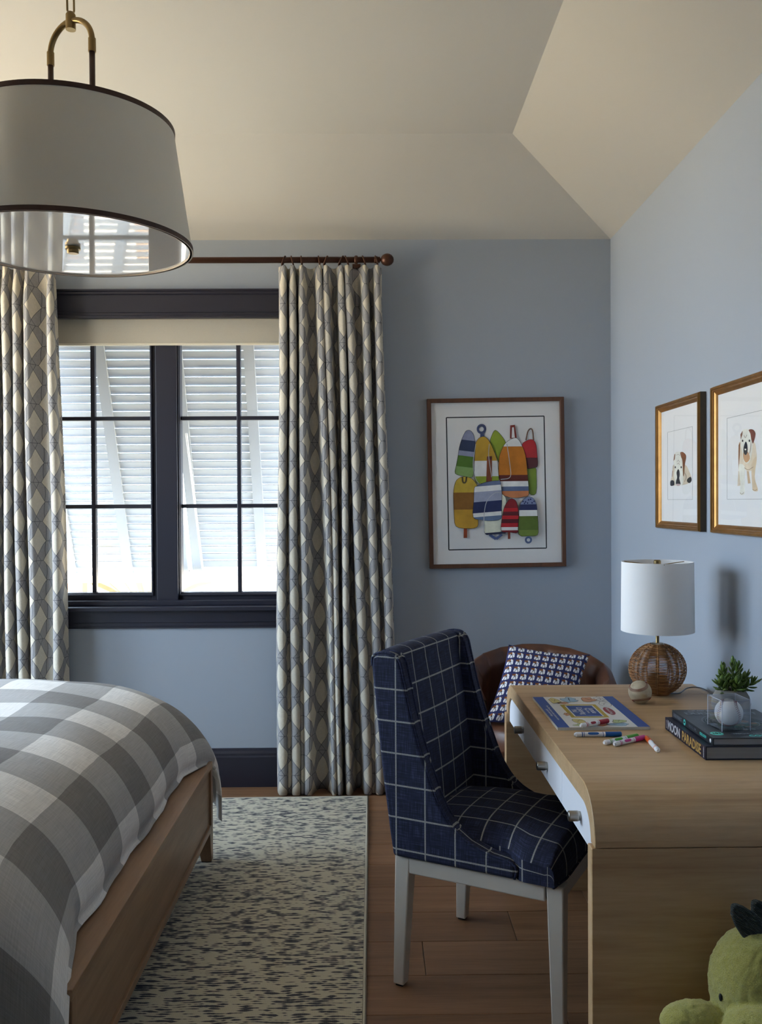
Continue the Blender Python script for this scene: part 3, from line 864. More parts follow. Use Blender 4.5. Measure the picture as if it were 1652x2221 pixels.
for i, ((x, z), a) in enumerate(zip(fp, fa)):
    for (yy, dz, av) in side:
        drop = ZT-z
        k = max(0.0, min(1.0, (abs(yy)-0.60)/0.30))
        # sides spread a little outwards and the corner hangs as one soft fold
        zz = z + dz*(1.0-0.28*min(1, drop/0.33))
        ripple = 0.010*math.sin(a*9.0+1.2)*k + 0.006*math.sin(a*21+av*4)*k
        yo = yy + math.copysign(1, yy)*(ripple + 0.022*k*math.sin(min(1, drop/0.3)*math.pi*0.8))
        xo = x + 0.082*k*min(1, drop/0.30)*(1 if drop > 0 else 0)
        puff = 0.010*math.sin(x*5.0)*math.cos(yy*4.5+0.7)+0.004*math.sin(x*13+yy*9)
        fr = max(0.0, 1-k)*max(0.0, min(1.0, (a-0.02)/0.12))
        hem = 0.005*math.sin(av*11.0)+0.003*math.sin(av*27+1)
        xo += hem*max(0.0, 1-a/0.16)*(1-k)
        zz += puff*fr
        vs.append((xo, yc+yo, zz)); uv.append((a, av+yc))
ns = len(side)
fs = [(i*ns+j, i*ns+j+1, (i+1)*ns+j+1, (i+1)*ns+j) for i in range(len(fp)-1) for j in range(ns-1)]
dv_loc = Vector((-1.7, yc, FT))
m = MB(dv_loc); m.add(vs, fs, uv)
duv = m.build('duvet', M_gingham, None, smooth=True, fixn=False)
duv.location = dv_loc
so = duv.modifiers.new('thick', 'SOLIDIFY'); so.thickness = 0.012; so.offset = -1
tag(duv, 'white and grey buffalo check duvet draped over the bed', 'duvet')

# ---------------------------------------------------------------- pendant lamp
PC = Vector((-0.762, 2.32, 2.067))
pend = thing('pendant_lamp', 'large ivory drum pendant with leather trim hanging on a brass chain', 'pendant lamp', PC)
rb_, rt_, hh = 0.300, 0.256, 0.303
m = MB(); m.lathe([(rb_, 0), (rt_, hh), (rt_-0.004, hh), (rb_-0.004, 0)], n=96, close=True); m.build('shade', M_shadecloth, pend, smooth=True)
for o in (pend.children[-1],):
    md = o.modifiers.new('edge', 'EDGE_SPLIT'); md.split_angle = 0.8
for r, z in ((rb_+0.001, 0.003), (rt_+0.001, hh-0.001)):
    m = MB(); m.lathe([(r+0.0012, z-0.006), (r+0.0012, z+0.006), (r-0.007, z+0.006), (r-0.007, z-0.006)], n=96, close=True); m.build('leather_trim', M_leathertrim, pend)
m = MB(); m.lathe([(rb_-0.007, -0.003), (rb_-0.001, -0.003), (rb_-0.001, 0.002), (rb_-0.007, 0.002)], n=96, close=True); m.build('ring', flat('pale_inner_ring', (214, 196, 172), 0.5), pend)
m = MB(); m.lathe([(0.0, 0.001), (rb_-0.006, 0.001), (rb_-0.006, 0.005), (0.0, 0.005)], n=96); m.build('diffuser', M_diffuser, pend, smooth=False)
m = MB(); m.lathe([(0.0, -0.017), (0.013, -0.017), (0.0145, -0.015), (0.0145, -0.008), (0.019, -0.007), (0.019, -0.001), (0.0, -0.001)], n=32); m.build('finial', M_brass, pend, smooth=False)
ad = Vector((0.13, -0.072, 0)).normalized(); R_ = 0.074
m = MB(); zc_ = 2.576-PC.z
pts = [ad*(R_*math.cos(w)) + Vector((0, 0, zc_+0.066*math.sin(w))) for w in [math.pi*i/24 for i in range(25)]]
m.tube(pts, 0.0075, 14); m.build('arch', M_brass, pend, smooth=True)
for sg in (-1, 1):
    p = ad*(R_*sg)
    m = MB(); m.lathe([(0.0095, zc_-0.030), (0.0095, zc_+0.004), (0.0075, zc_+0.004), (0.0075, zc_-0.030)], p, 20, close=True); m.build('collar', M_brass, pend, smooth=False)
    m = MB(); m.tube([p+Vector((0, 0, hh-0.03)), p+Vector((0, 0, zc_-0.006))], 0.0072, 14); m.build('post', M_leathertrim, pend, smooth=True)
m = MB()
for a_ in range(3):
    w = a_*2*math.pi/3+0.5
    m.tube([(0, 0, hh-0.03), (rt_*math.cos(w), rt_*math.sin(w), hh-0.004)], 0.0035, 8)
m.box(-0.08, 0.08, -0.008, 0.008, hh-0.036, hh-0.026)
m.build('spider', M_brass, pend)
zk = zc_+0.066
m = MB(); m.lathe([(0.0, zk-0.022), (0.0125, zk-0.022), (0.0125, zk+0.016), (0.009, zk+0.022), (0.004, zk+0.024), (0.0, zk+0.024)], n=24); m.build('hub', M_brass, pend, smooth=False)
z = zk+0.020; k = 0
while z < ZC-PC.z-0.03:
    m = MB(); w, h = 0.0085, 0.030
    dirv = Vector((1, 0, 0)) if k % 2 else Vector((0, 1, 0))
    dirv = Vector((math.cos(0.5+k*1.45), math.sin(0.5+k*1.45), 0))
    pts = []
    for i in range(20):
        a_ = 2*math.pi*i/20; zz = (h-w)*(1 if math.sin(a_) > 0 else -1)+w*math.sin(a_)
        pts.append(dirv*(w*math.cos(a_))+Vector((0, 0, z+h+zz)))
    m.tube(pts, 0.0027, 6, closed=True); m.build('chain_link', M_brass, pend, smooth=True)
    z += 2*h-0.008; k += 1
m = MB(); zz = ZC-PC.z
m.lathe([(0.0, zz-0.03), (0.012, zz-0.03), (0.02, zz-0.02), (0.06, zz-0.012), (0.065, zz), (0.0, zz)], n=32); m.build('canopy', M_brass, pend, smooth=False)

# ---------------------------------------------------------------- picture of buoys on the back wall
PY = DB-0.004
pTL, pTR, pBR, pBL = atY(925, 865, DB-0.03), atY(1221, 861, DB-0.03), atY(1229, 1230, DB-0.03), atY(932, 1232, DB-0.03)
pc = (pTL+pTR+pBR+pBL)/4
PWd = ((pTR-pTL).length+(pBR-pBL).length)/2; PHt = ((pTL-pBL).length+(pTR-pBR).length)/2
ang = (math.atan2((pTR-pTL).z, (pTR-pTL).x)+math.atan2(-(pBL-pTL).x*-1, -(pBL-pTL).z))/2
bp = thing('framed_print', 'framed print of colourful painted buoys hanging slightly crooked on the back wall', 'picture', (pc.x, DB, pc.z))
bp.rotation_euler = (0, -0.5*(math.atan2((pTR-pTL).z, (pTR-pTL).x)) - 0.5*math.atan2((pBL-pTL).x, -(pBL-pTL).z), 0)
fw_ = 0.020; HW, HH = PWd/2, PHt/2
for k, q in enumerate([[(-HW, HH), (HW, HH), (HW-fw_, HH-fw_), (-HW+fw_, HH-fw_)], [(HW, HH), (HW, -HH), (HW-fw_, -HH+fw_), (HW-fw_, HH-fw_)],
                       [(HW, -HH), (-HW, -HH), (-HW+fw_, -HH+fw_), (HW-fw_, -HH+fw_)], [(-HW, -HH), (-HW, HH), (-HW+fw_, HH-fw_), (-HW+fw_, -HH+fw_)]]):
    m = MB(); m.prism(q, 'y', -0.034, -0.001); m.build('frame_side', M_frame, bp, bevel=0.001, seg=1)
m = MB(); m.box(-HW+fw_*0.6, HW-fw_*0.6, -0.018, -0.012, -HH+fw_*0.6, HH-fw_*0.6); m.build('mat_board', M_mat, bp)
inks = {}
def ink(rgb):
    if rgb not in inks:
        g = G('watercolour_%d_%d_%d' % rgb); c = lin(rgb)
        n = g.noise(g.coord('Object'), 16.0, 4.0, 0.6)
        inks[rgb] = g.fin(g.mix(n, tuple(v*0.62 for v in c[:3]), tuple(min(1, v*1.45) for v in c[:3])), 0.8)
    return inks[rgb]
def uvp(x, y):                                     # close-up pixel -> picture plane
    u = (x-113-(y-105)*0.0219)/1363.0; v = (y-105+(x-113)*0.0059)/1692.0
    return ((u-0.5)*PWd, (0.5-v)*PHt)
layer = [0]
def patch(name, poly, mat, smooth_pts=False):
    if len(poly) < 3: return
    layer[0] += 1
    m = MB(); y = -0.0182-layer[0]*0.000035
    q = [uvp(*p) for p in poly]
    m.add([(p[0], y, p[1]) for p in q], [tuple(range(len(q)))])
    o = m.build(name, mat, bp, fixn=False)
    return o
class Print:
    """collects the flat inked shapes of one motif into one mesh"""
    def __init__(s, place): s.m = MB(); s.mats = []; s.place = place; s.k = 0
    def poly(s, pts, mat):
        if len(pts) < 3: return
        if mat not in s.mats: s.mats.append(mat)
        s.m.cur = s.mats.index(mat); s.k += 1
        s.m.add([s.place(p[0], p[1], s.k) for p in pts], [tuple(range(len(pts)))])
    def line(s, pts, w, mat):
        for p, q in zip(pts[:-1], pts[1:]):
            d = math.hypot(q[0]-p[0], q[1]-p[1]) or 1; nx, ny = -(q[1]-p[1])/d*w/2, (q[0]-p[0])/d*w/2
            s.poly([(p[0]+nx, p[1]+ny), (q[0]+nx, q[1]+ny), (q[0]-nx, q[1]-ny), (p[0]-nx, p[1]-ny)], mat)
    def ring(s, c, r0, r1, mat, n=20, ry=1.0):
        for i in range(n):
            a, b = 2*math.pi*i/n, 2*math.pi*(i+1)/n
            s.poly([(c[0]+r*math.cos(t), c[1]+ry*r*math.sin(t)) for r, t in ((r0, a), (r1, a), (r1, b), (r0, b))], mat)
    def disc(s, c, r, mat, n=14, ry=1.0):
        s.poly([(c[0]+r*math.cos(2*math.pi*i/n), c[1]+ry*r*math.sin(2*math.pi*i/n)) for i in range(n)], mat)
    def build(s, name, parent): return s.m.build(name, s.mats, parent, fixn=False)
base_k = [0]
def place_bp(x, y, k):
    q = uvp(x, y); return (q[0], -0.0183-(base_k[0]+k)*0.00003, q[1])
def buoy(outline, bands, tilt=0.0, extras=None, outline_w=3):
    pr = Print(place_bp)
    pts = crom(outline, 3, True)
    if extras: extras(pr)
    prev = -1e9
    for lim, rgb in bands:
        q = pts
        if prev > -1e8: q = clip(q, -tilt, 1.0, prev, False)
        if lim is not None: q = clip(q, -tilt, 1.0, lim, True)
        if len(q) >= 3: pr.poly(q, ink(rgb))
        prev = lim if lim is not None else prev
    pr.line(pts+[pts[0]], outline_w, M_ink)
    o = pr.build('painted_buoy', bp); base_k[0] += pr.k
    return o
pr = Print(place_bp)
for a, b in (((310, 290), (1285, 285)), ((1285, 285), (1318, 1605)), ((1318, 1605), (342, 1612)), ((342, 1612), (310, 290))): pr.line([a, b], 11, M_ink)
pr.build('border_line', bp); base_k[0] += pr.k
MAROON, WHITE, NAVY, SLATE, LAV = (96, 38, 28), (238, 236, 228), (38, 46, 88), (92, 106, 138), (142, 146, 172)
buoy([(800, 420), (860, 475), (905, 550), (880, 605), (850, 665), (832, 740), (800, 650), (748, 545), (765, 470)], [(None, (140, 156, 40))])
buoy([(1128, 800), (1200, 798), (1213, 870), (1210, 1055), (1140, 1052), (1120, 900)], [(None, (112, 134, 34))])
buoy([(510, 423), (545, 420), (575, 450), (593, 510), (598, 570), (590, 650), (580, 760), (575, 885), (480, 875), (400, 848), (410, 770), (425, 690), (440, 590), (465, 505), (490, 450)],
     [(450, LAV), (560, (44, 56, 88)), (610, LAV), (720, (84, 120, 36)), (None, (130, 160, 90))], 0.13)
def ex_y(p):
    p.ring((660, 408), 24, 48, ink((62, 72, 110)), ry=1.05); p.poly([(648, 450), (682, 450), (690, 495), (648, 495)], ink((62, 72, 110)))
buoy([(625, 510), (655, 488), (690, 485), (725, 510), (760, 570), (790, 640), (820, 740), (832, 850), (830, 930), (740, 945), (630, 950), (605, 930), (590, 870), (590, 760), (597, 650), (600, 560)],
     [(725, (184, 144, 42)), (880, WHITE), (None, (150, 166, 46))], 0.0, ex_y)
pr = Print(place_bp); pr.poly([(716, 682), (766, 680), (766, 940), (710, 942)], ink((128, 62, 30))); pr.poly([(716, 682), (766, 680), (766, 715), (716, 717)], ink(MAROON)); pr.build('painted_stick', bp); base_k[0] += pr.k
buoy([(1065, 570), (1090, 540), (1140, 518), (1180, 525), (1205, 570), (1215, 650), (1222, 780), (1180, 800), (1085, 805), (1070, 720), (1060, 640)],
     [(700, (176, 30, 36)), (None, (86, 22, 28))], 0.0, lambda p: p.line(crom([(1105, 525), (1122, 440), (1150, 410), (1170, 432), (1180, 525)], 4), 14, ink((110, 78, 60))))
def ex_o(p): p.poly([(945, 375), (992, 370), (1012, 505), (943, 508)], ink((120, 44, 34))); p.poly([(964, 396), (981, 394), (992, 498), (960, 500)], M_mat)
buoy([(950, 515), (1000, 500), (1035, 525), (1060, 570), (1090, 640), (1110, 740), (1120, 850), (1130, 960), (1133, 1070), (1080, 1090), (1000, 1100), (930, 1090), (865, 1055), (850, 960), (832, 850), (832, 760), (840, 680), (865, 610), (900, 550)],
     [(585, WHITE), (870, (190, 116, 34)), (932, MAROON), (985, WHITE), (1030, SLATE), (None, (202, 128, 84))], 0.0, ex_o)
buoy([(405, 930), (440, 895), (490, 880), (560, 900), (600, 940), (625, 1000), (630, 1150), (630, 1290), (622, 1385), (520, 1400), (410, 1375), (390, 1250), (383, 1100), (385, 1010)],
     [(1040, (188, 158, 56)), (1210, (136, 92, 36)), (None, (186, 142, 46))], 0.0,
     lambda p: (p.poly([(487, 1390), (520, 1390), (522, 1492), (487, 1494)], ink((150, 66, 32)))))
pr = Print(place_bp); pr.line(crom([(470, 885), (475, 930), (490, 945), (505, 930), (512, 885)], 4), 16, ink((84, 74, 44))); pr.build('painted_rope', bp); base_k[0] += pr.k
buoy([(690, 1180), (730, 1090), (800, 1045), (870, 1060), (910, 1120), (890, 1250), (862, 1430), (780, 1450), (700, 1455), (688, 1320)], [(None, (218, 218, 196))], 0.0,
     lambda p: (p.line([(745, 1462), (810, 1508), (870, 1462)], 26, ink((74, 86, 128)))))
buoy([(590, 1000), (620, 975), (700, 940), (830, 925), (855, 960), (865, 1060), (862, 1200), (858, 1305), (760, 1325), (660, 1315), (580, 1285), (585, 1130)],
     [(1025, SLATE), (1080, WHITE), (1180, (158, 162, 182)), (1290, NAVY), (1330, WHITE), (None, (92, 112, 142))], -0.07)
pr = Print(place_bp); pr.poly([(700, 1447), (905, 1433), (905, 1455), (712, 1466)], ink((40, 44, 70))); pr.line(crom([(690, 1440), (690, 1250), (720, 1120), (800, 1045), (860, 1050)], 5), 7, ink((180, 182, 186))); pr.build('painted_base', bp); base_k[0] += pr.k
buoy([(960, 1105), (1000, 1125), (1020, 1170), (1030, 1240), (1035, 1435), (940, 1440), (860, 1425), (870, 1280), (890, 1190), (925, 1130)],
     [(1200, (130, 26, 34)), (1235, (178, 32, 40)), (1275, (92, 26, 32)), (1310, (180, 32, 40)), (1350, (84, 24, 30)), (1390, (178, 32, 40)), (1422, WHITE), (None, (130, 32, 36))], 0.0,
     lambda p: p.poly([(927, 1430), (952, 1430), (952, 1508), (927, 1508)], ink((128, 56, 34))))
def ex_b(p): p.ring((1132, 1520), 17, 36, ink((84, 98, 132)))
ob = buoy([(1060, 1140), (1100, 1100), (1140, 1090), (1180, 1110), (1210, 1170), (1222, 1280), (1228, 1380), (1222, 1470), (1140, 1480), (1035, 1465), (1035, 1280), (1040, 1190)],
     [(1165, (128, 138, 172)), (1222, NAVY), (1282, WHITE), (1420, (86, 104, 40)), (None, (112, 130, 56))], 0.0, ex_b)
pr = Print(place_bp)
for q in ((1075, 1135), (1100, 1140), (1130, 1120), (1165, 1150), (1185, 1135), (1120, 1152), (1150, 1115), (1090, 1155)): pr.disc(q, 8, ink((46, 54, 96)))
for L_ in ([(600, 560), (575, 760), (600, 900), (640, 960)], [(735, 560), (730, 680), (760, 890)], [(910, 560), (940, 760), (945, 890), (850, 915)]):
    pr.line(crom(L_, 5), 7, ink((170, 170, 168)))
pr.build('painted_lines', bp); base_k[0] += pr.k
m = MB(); m.add([(-HW+fw_, -0.0245, -HH+fw_), (HW-fw_, -0.0245, -HH+fw_), (HW-fw_, -0.0245, HH-fw_), (-HW+fw_, -0.0245, HH-fw_)], [(0, 1, 2, 3)])
m.build('glazing', glass('picture_glass', -0.015, graze=0.4), bp, fixn=False)

# ---------------------------------------------------------------- two bulldog prints on the right wall
def dog_frame(y_far, label, draw):
    z0, z1, Wd = 1.296, 1.795, 0.487
    y_near = y_far-Wd
    t = thing('framed_dog_print', label, 'picture', (XR, (y_far+y_near)/2, z0), group='gold framed dog prints on the right wall')
    O = Vector(t.location); fw = 0.030; hw2 = Wd/2; h = z1-z0
    def q(a, b, c, d): return [a, b, c, d]
    rects = [[(-hw2, h), (hw2, h), (hw2-fw, h-fw), (-hw2+fw, h-fw)], [(hw2, h), (hw2, 0), (hw2-fw, fw), (hw2-fw, h-fw)],
             [(hw2, 0), (-hw2, 0), (-hw2+fw, fw), (hw2-fw, fw)], [(-hw2, 0), (-hw2, h), (-hw2+fw, h-fw), (-hw2+fw, fw)]]
    for k, (a, b, c, d) in enumerate(rects):
        def lerp(p, r, f): return (p[0]+(r[0]-p[0])*f, p[1]+(r[1]-p[1])*f)
        m = MB(); st = [(0.0, 0.022), (0.12, 0.030), (0.34, 0.030), (0.42, 0.026), (0.55, 0.026), (0.62, 0.022), (0.85, 0.018), (1.0, 0.013)]
        A = [(-d_, *lerp(a, d, f)) for f, d_ in st]; B = [(-d_, *lerp(b, c, f)) for f, d_ in st]
        A = [(-0.0015, *a)]+A+[(-0.0015, *d)]; B = [(-0.0015, *b)]+B+[(-0.0015, *c)]
        m.mi = []; m.hexa(A, B)
        n = len(A)
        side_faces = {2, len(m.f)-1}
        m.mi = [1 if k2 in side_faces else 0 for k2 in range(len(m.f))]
        m.build('frame_side', [M_gold, M_golddark], t)
    m = MB(); m.box(-0.012, -0.006, -hw2+fw*0.8, hw2-fw*0.8, fw*0.8, h-fw*0.8); m.build('mat_board', M_mat, t)
    def place(x, y, k):
        p = atX(1400+x/5.552, 800+y/5.552, XR-0.0122); return Vector((XR-0.0122-k*0.00004, p.y, p.z))-O
    pr = Print(place); draw(pr); pr.build('painted_dog', t)
    m = MB()
    a, b, c, d = -hw2+0.105, hw2-0.105, 0.115, h-0.115
    m.cur = 0
    for (p0, p1, r0, r1) in ((a, b, c, c+0.0012), (a, b, d-0.0012, d), (a, a+0.0012, c, d), (b-0.0012, b, c, d)):
        m.box(-0.0125, -0.0119, p0, p1, r0, r1)
    m.build('mat_line', flat('grey_pencil_line', (150, 148, 146), 0.8), t)
    m = MB(); m.add([(-0.0132, -hw2+fw, fw), (-0.0132, hw2-fw, fw), (-0.0132, hw2-fw, h-fw), (-0.0132, -hw2+fw, h-fw)], [(0, 1, 2, 3)])
    m.build('glazing', bpy.data.materials['picture_glass'], t, fixn=False)
    return t
CR, TAN, BRN, BLK, WHT, PINK = (204, 188, 164), (196, 166, 134), (124, 76, 44), (34, 34, 38), (226, 218, 204), (196, 164, 160)
def dog1(p):
    p.poly(crom([(320, 1220), (340, 1150), (470, 1150), (520, 1230), (550, 1320), (520, 1375), (440, 1400), (360, 1405), (300, 1400), (300, 1340), (315, 1290)], 3, True), ink(CR))
    p.poly(crom([(335, 1060), (352, 1010), (400, 997), (440, 1005), (460, 1080), (455, 1180), (452, 1280), (450, 1380), (415, 1410), (362, 1408), (350, 1350), (340, 1280), (350, 1200), (336, 1120)], 3, True), ink(WHT))
    p.poly(crom([(415, 1010), (442, 1000), (475, 1025), (487, 1065), (472, 1150), (462, 1270), (450, 1290), (445, 1180), (440, 1100), (425, 1060)], 3, True), ink(BRN))
    p.poly([(345, 1030), (357, 1025), (350, 1090), (333, 1110)], ink(BRN)); p.poly([(322, 1225), (328, 1230), (320, 1300), (314, 1300)], ink(BRN))
    p.poly(crom([(375, 1235), (390, 1208), (406, 1228), (410, 1280), (404, 1320), (420, 1380), (412, 1395), (366, 1395), (365, 1350), (378, 1310), (371, 1260)], 3, True), ink(BLK))
    p.poly([(366, 1385), (414, 1385), (408, 1408), (372, 1408)], ink(PINK))
    p.disc((357, 1185), 8, ink(BLK), ry=1.6); p.disc((428, 1185), 9, ink(BLK), ry=1.5)
    p.poly(crom([(297, 1355), (320, 1340), (342, 1355), (342, 1400), (300, 1408)], 3, True), ink((52, 50, 54)))
    p.poly(crom([(500, 1330), (540, 1300), (553, 1340), (532, 1375), (502, 1362)], 3, True), ink((56, 52, 50)))
    for L_ in ([(370, 1040), (395, 1030), (415, 1045)], [(378, 1120), (395, 1100), (412, 1125)], [(380, 1150), (395, 1135), (410, 1155)], [(470, 1250), (490, 1300), (470, 1360)]): p.line(crom(L_, 3), 4, ink((132, 118, 104)))
def dog2(p):
    p.poly([(1215, 1230), (1240, 1225), (1262, 1378), (1230, 1382)], ink(TAN)); p.poly([(1115, 1230), (1130, 1230), (1140, 1405), (1104, 1412)], ink(CR))
    p.poly(crom([(1115, 960), (1140, 870), (1295, 870), (1330, 980), (1336, 1100), (1310, 1200), (1230, 1235), (1185, 1205), (1125, 1240), (1112, 1100)], 3, True), ink((214, 198, 174)))
    p.poly(crom([(1122, 1150), (1192, 1180), (1190, 1400), (1192, 1500), (1160, 1520), (1132, 1505), (1140, 1400), (1128, 1260)], 3, True), ink(WHT))
    p.poly(crom([(1275, 1150), (1336, 1060), (1312, 1300), (1348, 1440), (1340, 1474), (1292, 1465), (1282, 1400)], 3, True), ink((208, 186, 156)))
    p.poly([(1118, 920), (1138, 880), (1132, 1050), (1118, 1210)], ink(BRN))
    p.poly(crom([(1145, 800), (1172, 735), (1230, 724), (1280, 740), (1292, 850), (1282, 980), (1262, 1090), (1220, 1140), (1175, 1100), (1160, 1000), (1140, 900)], 3, True), ink(WHT))
    p.poly(crom([(1240, 735), (1290, 730), (1322, 775), (1310, 850), (1290, 900), (1272, 850), (1260, 780)], 3, True), ink((118, 62, 46)))
    p.poly([(1140, 790), (1166, 745), (1165, 790), (1145, 850)], ink(BRN))
    p.poly(crom([(1178, 1000), (1232, 1000), (1255, 1080), (1212, 1130), (1178, 1085)], 3, True), ink((188, 146, 108)))
    p.poly(crom([(1205, 875), (1225, 920), (1226, 1000), (1205, 1038), (1180, 1010), (1180, 940)], 3, True), ink(BLK))
    p.poly([(1190, 962), (1212, 962), (1210, 980), (1192, 980)], ink(WHT))
    p.disc((1168, 866), 9, ink(BLK), ry=1.6); p.disc((1250, 866), 10, ink(BLK), ry=1.5)
    for L_ in ([(1185, 800), (1200, 830), (1220, 795)], [(1250, 1020), (1265, 960), (1270, 880)], [(1190, 1190), (1240, 1215), (1300, 1180)], [(1140, 1490), (1160, 1510), (1185, 1490)], [(1290, 1450), (1320, 1465), (1345, 1450)]): p.line(crom(L_, 3), 5, ink((128, 106, 86)))
dog_frame(3.672, 'gold framed print of a bulldog lying down, on the right wall', dog1)
dog_frame(3.075, 'gold framed print of a standing bulldog, cut by the right edge', dog2)

# ---------------------------------------------------------------- desk
DX0, DX1, DYN, DYF, DZ = 0.486, 1.13, 1.962, 3.262, 0.760
desk = thing('desk', 'oak waterfall desk with white drawers along the right wall', 'desk', ((DX0+DX1)/2, (DYN+DYF)/2, 0.0))
O = Vector(desk.location); Rr = 0.115; tt, tl = 0.046, 0.038; zl = DZ-Rr
def arc(cy, cz, ry, rz, a0, a1, n=12): return [(cy+ry*math.cos(a0+(a1-a0)*i/n), cz+rz*math.sin(a0+(a1-a0)*i/n)) for i in range(n+1)]
outer = [(DYN, zl)] + arc(DYN+Rr, zl, Rr, Rr, math.pi, math.pi/2)[1:] + arc(DYF-Rr, zl, Rr, Rr, math.pi/2, 0)
inner = [(DYF-tl, zl)] + arc(DYF-Rr, zl, Rr-tl, Rr-tt, 0, math.pi/2)[1:] + arc(DYN+Rr, zl, Rr-tl, Rr-tt, math.pi/2, math.pi)
m = MB(O)
poly = outer+inner; n_o = len(outer)
vsA = [(DX0, p[0], p[1]) for p in poly]; vsB = [(DX1, p[0], p[1]) for p in poly]; N = len(poly)
fs = []
for i in range(n_o-1):
    j = N-1-i
    fs.append((i, i+1, j-1, j)); fs.append((N+j, N+j-1, N+i+1, N+i))
for i in range(N): fs.append((i, (i+1) % N, N+(i+1) % N, N+i))
m.add(vsA+vsB, fs); m.build('top', M_desk, desk, bevel=0.0015, seg=1)
for y0, y1 in ((DYN, DYN+tl), (DYF-tl, DYF)):
    m = MB(O); m.box(DX0-0.007, DX1, y0, y1, 0.0, zl-0.0015); m.build('leg_panel', M_desk, desk, bevel=0.0015, seg=1)
zd = 0.617
m = MB(O); m.box(DX0+0.03, DX1-0.02, DYN+tl, DYF-tl, zd, zl+0.02); m.build('drawer_case', flat('drawer_case_oak', (120, 88, 58), 0.6), desk)
yb = [DYN+tl+0.001, 2.333, 2.748, DYF-tl-0.001]
ztop = DZ-tt-0.003
for k in range(3):
    a, b = yb[k]+0.0015, yb[k+1]-0.0015
    if k == 0: pts = [(a, zd)]+[(y, z) for y, z in arc(DYN+Rr, zl, Rr-tl-0.003, Rr-tt-0.003, math.pi, math.pi/2, 8)]+[(b, ztop), (b, zd)]
    elif k == 2: pts = [(a, zd), (a, ztop)]+[(y, z) for y, z in arc(DYF-Rr, zl, Rr-tl-0.003, Rr-tt-0.003, math.pi/2, 0, 8)]+[(b, zd)]
    else: pts = [(a, zd), (a, ztop), (b, ztop), (b, zd)]
    m = MB(O); m.prism(pts, 'x', DX0+0.006, DX0+0.03)
    dr = m.build('drawer', M_drawer, desk, bevel=0.001, seg=1)
    yk = (2.125, 2.530, 2.930)[k]; zk_ = 0.660
    m = MB(O); m.lathe([(0.0, -0.030), (0.010, -0.030), (0.0125, -0.028), (0.0125, -0.006), (0.011, -0.004), (0.011, 0.002), (0.0, 0.002)], (DX0+0.006, yk, zk_), 20, Matrix.Rotation(math.pi/2, 3, 'Y'))
    kn = m.build('knob', M_nickel, dr, smooth=False, bevel=0.001, seg=1)

# ---------------------------------------------------------------- upholstered desk chair
CH = thing('desk_chair', 'navy windowpane check wingback chair with pale grey legs at the desk', 'chair', (0.18, 2.82, 0.0), math.atan2(-0.475, 0.88))
HWc = 0.262
side_out = [(0.000, 0.385), (-0.012, 0.46), (-0.034, 0.62), (-0.052, 0.78), (-0.068, 0.93), (-0.066, 0.955), (-0.050, 0.968), (-0.020, 0.972), (0.006, 0.966), (0.024, 0.945), (0.034, 0.905),
            (0.056, 0.81), (0.083, 0.717), (0.133, 0.580), (0.163, 0.525), (0.195, 0.488), (0.235, 0.462), (0.298, 0.438), (0.345, 0.431), (0.364, 0.424), (0.372, 0.408), (0.366, 0.385)]
for sg, nm in ((-1, 'near'), (1, 'far')):
    y0, y1 = sg*HWc, sg*(HWc-0.048)
    m = MB(); m.prism(side_out, 'y', y0, y1)
    m.build('wing', M_pane, CH, bevel=0.012, seg=3, boxuv=True)
    for yy in (y0-sg*0.006, y1+sg*0.006):
        m = MB(); pts = [(p[0]+0.002*0, yy, p[1]) for p in crom([(x, z) for x, z in side_out[4:]], 4)]
        # piping sits just proud of the wing's rolled edge
        cen = Vector((0.05, 0, 0.6))
        m.tube(pts, 0.0042, 6); m.build('piping', M_pane, CH, smooth=True, boxuv=True)
# back: slab between the wings, slightly domed inside
m = MB()
def backf(u, v):
    y = -(HWc-0.044)+2*(HWc-0.044)*u; z = 0.40+0.560*v
    x = 0.072-0.070*v + 0.012*math.sin(math.pi*u)*math.sin(math.pi*min(1, v*1.05))
    return (x, y, z)
def backr(u, v):
    y = -(HWc-0.044)+2*(HWc-0.044)*(1-u); z = 0.385+0.575*v
    return (0.004-0.078*v+0.010*v*v-0.012*math.sin(math.pi*u), y, z)
m.grid(backf, 12, 20, lambda u, v: (2*(HWc-0.044)*u+0.02, 0.40+0.56*v))
m.grid(backr, 12, 20, lambda u, v: (2*(HWc-0.044)*u, 0.385+0.575*v))
# rounded top between the two skins
def topf(u, v):
    a = backf(u, 1.0); b = backr(1-u, 1.0); w = v*math.pi
    return ((a[0]+b[0])/2+(a[0]-b[0])/2*math.cos(w), a[1], a[2]+0.016*math.sin(w))
m.grid(topf, 12, 8, lambda u, v: (2*(HWc-0.044)*u+0.02, 0.96+0.09*v))
m.build('backrest', M_pane, CH, smooth=True, fixn=True)
# seat cushion: crowned box with the front edge rolled over
m = MB(); sx0, sx1, sw = 0.045, 0.492, HWc-0.050
def seatf(u, v):                                       # u across, v from back to front lip and down
    y = sw*(2*u-1)
    ex = 1.0
    L_ = sx1-sx0
    if v < 0.78:
        k = v/0.78; x = sx0+L_*0.93*k; z = 0.470+0.034*math.sin(math.pi*(0.18+0.66*k))
    else:
        k = (v-0.78)/0.22; a_ = k*math.pi*0.5
        x = sx0+L_*0.93+L_*0.07*math.sin(a_)+0.004*math.sin(k*math.pi); z = 0.4865-0.10*(1-math.cos(a_)) if k < 1 else 0.3865
    e_ = abs(2*u-1); front = max(0, (v-0.55)/0.45)
    wide = sw + (HWc-sw+0.0)*min(1, max(0, (x-0.33)/0.06))
    y = wide*(2*u-1)
    z -= 0.042*e_**6*(1-max(0, (v-0.78)/0.22)) + 0.010*e_**2
    z = max(z, 0.3855)
    x -= 0.016*e_**5*front
    return (x, y, z)
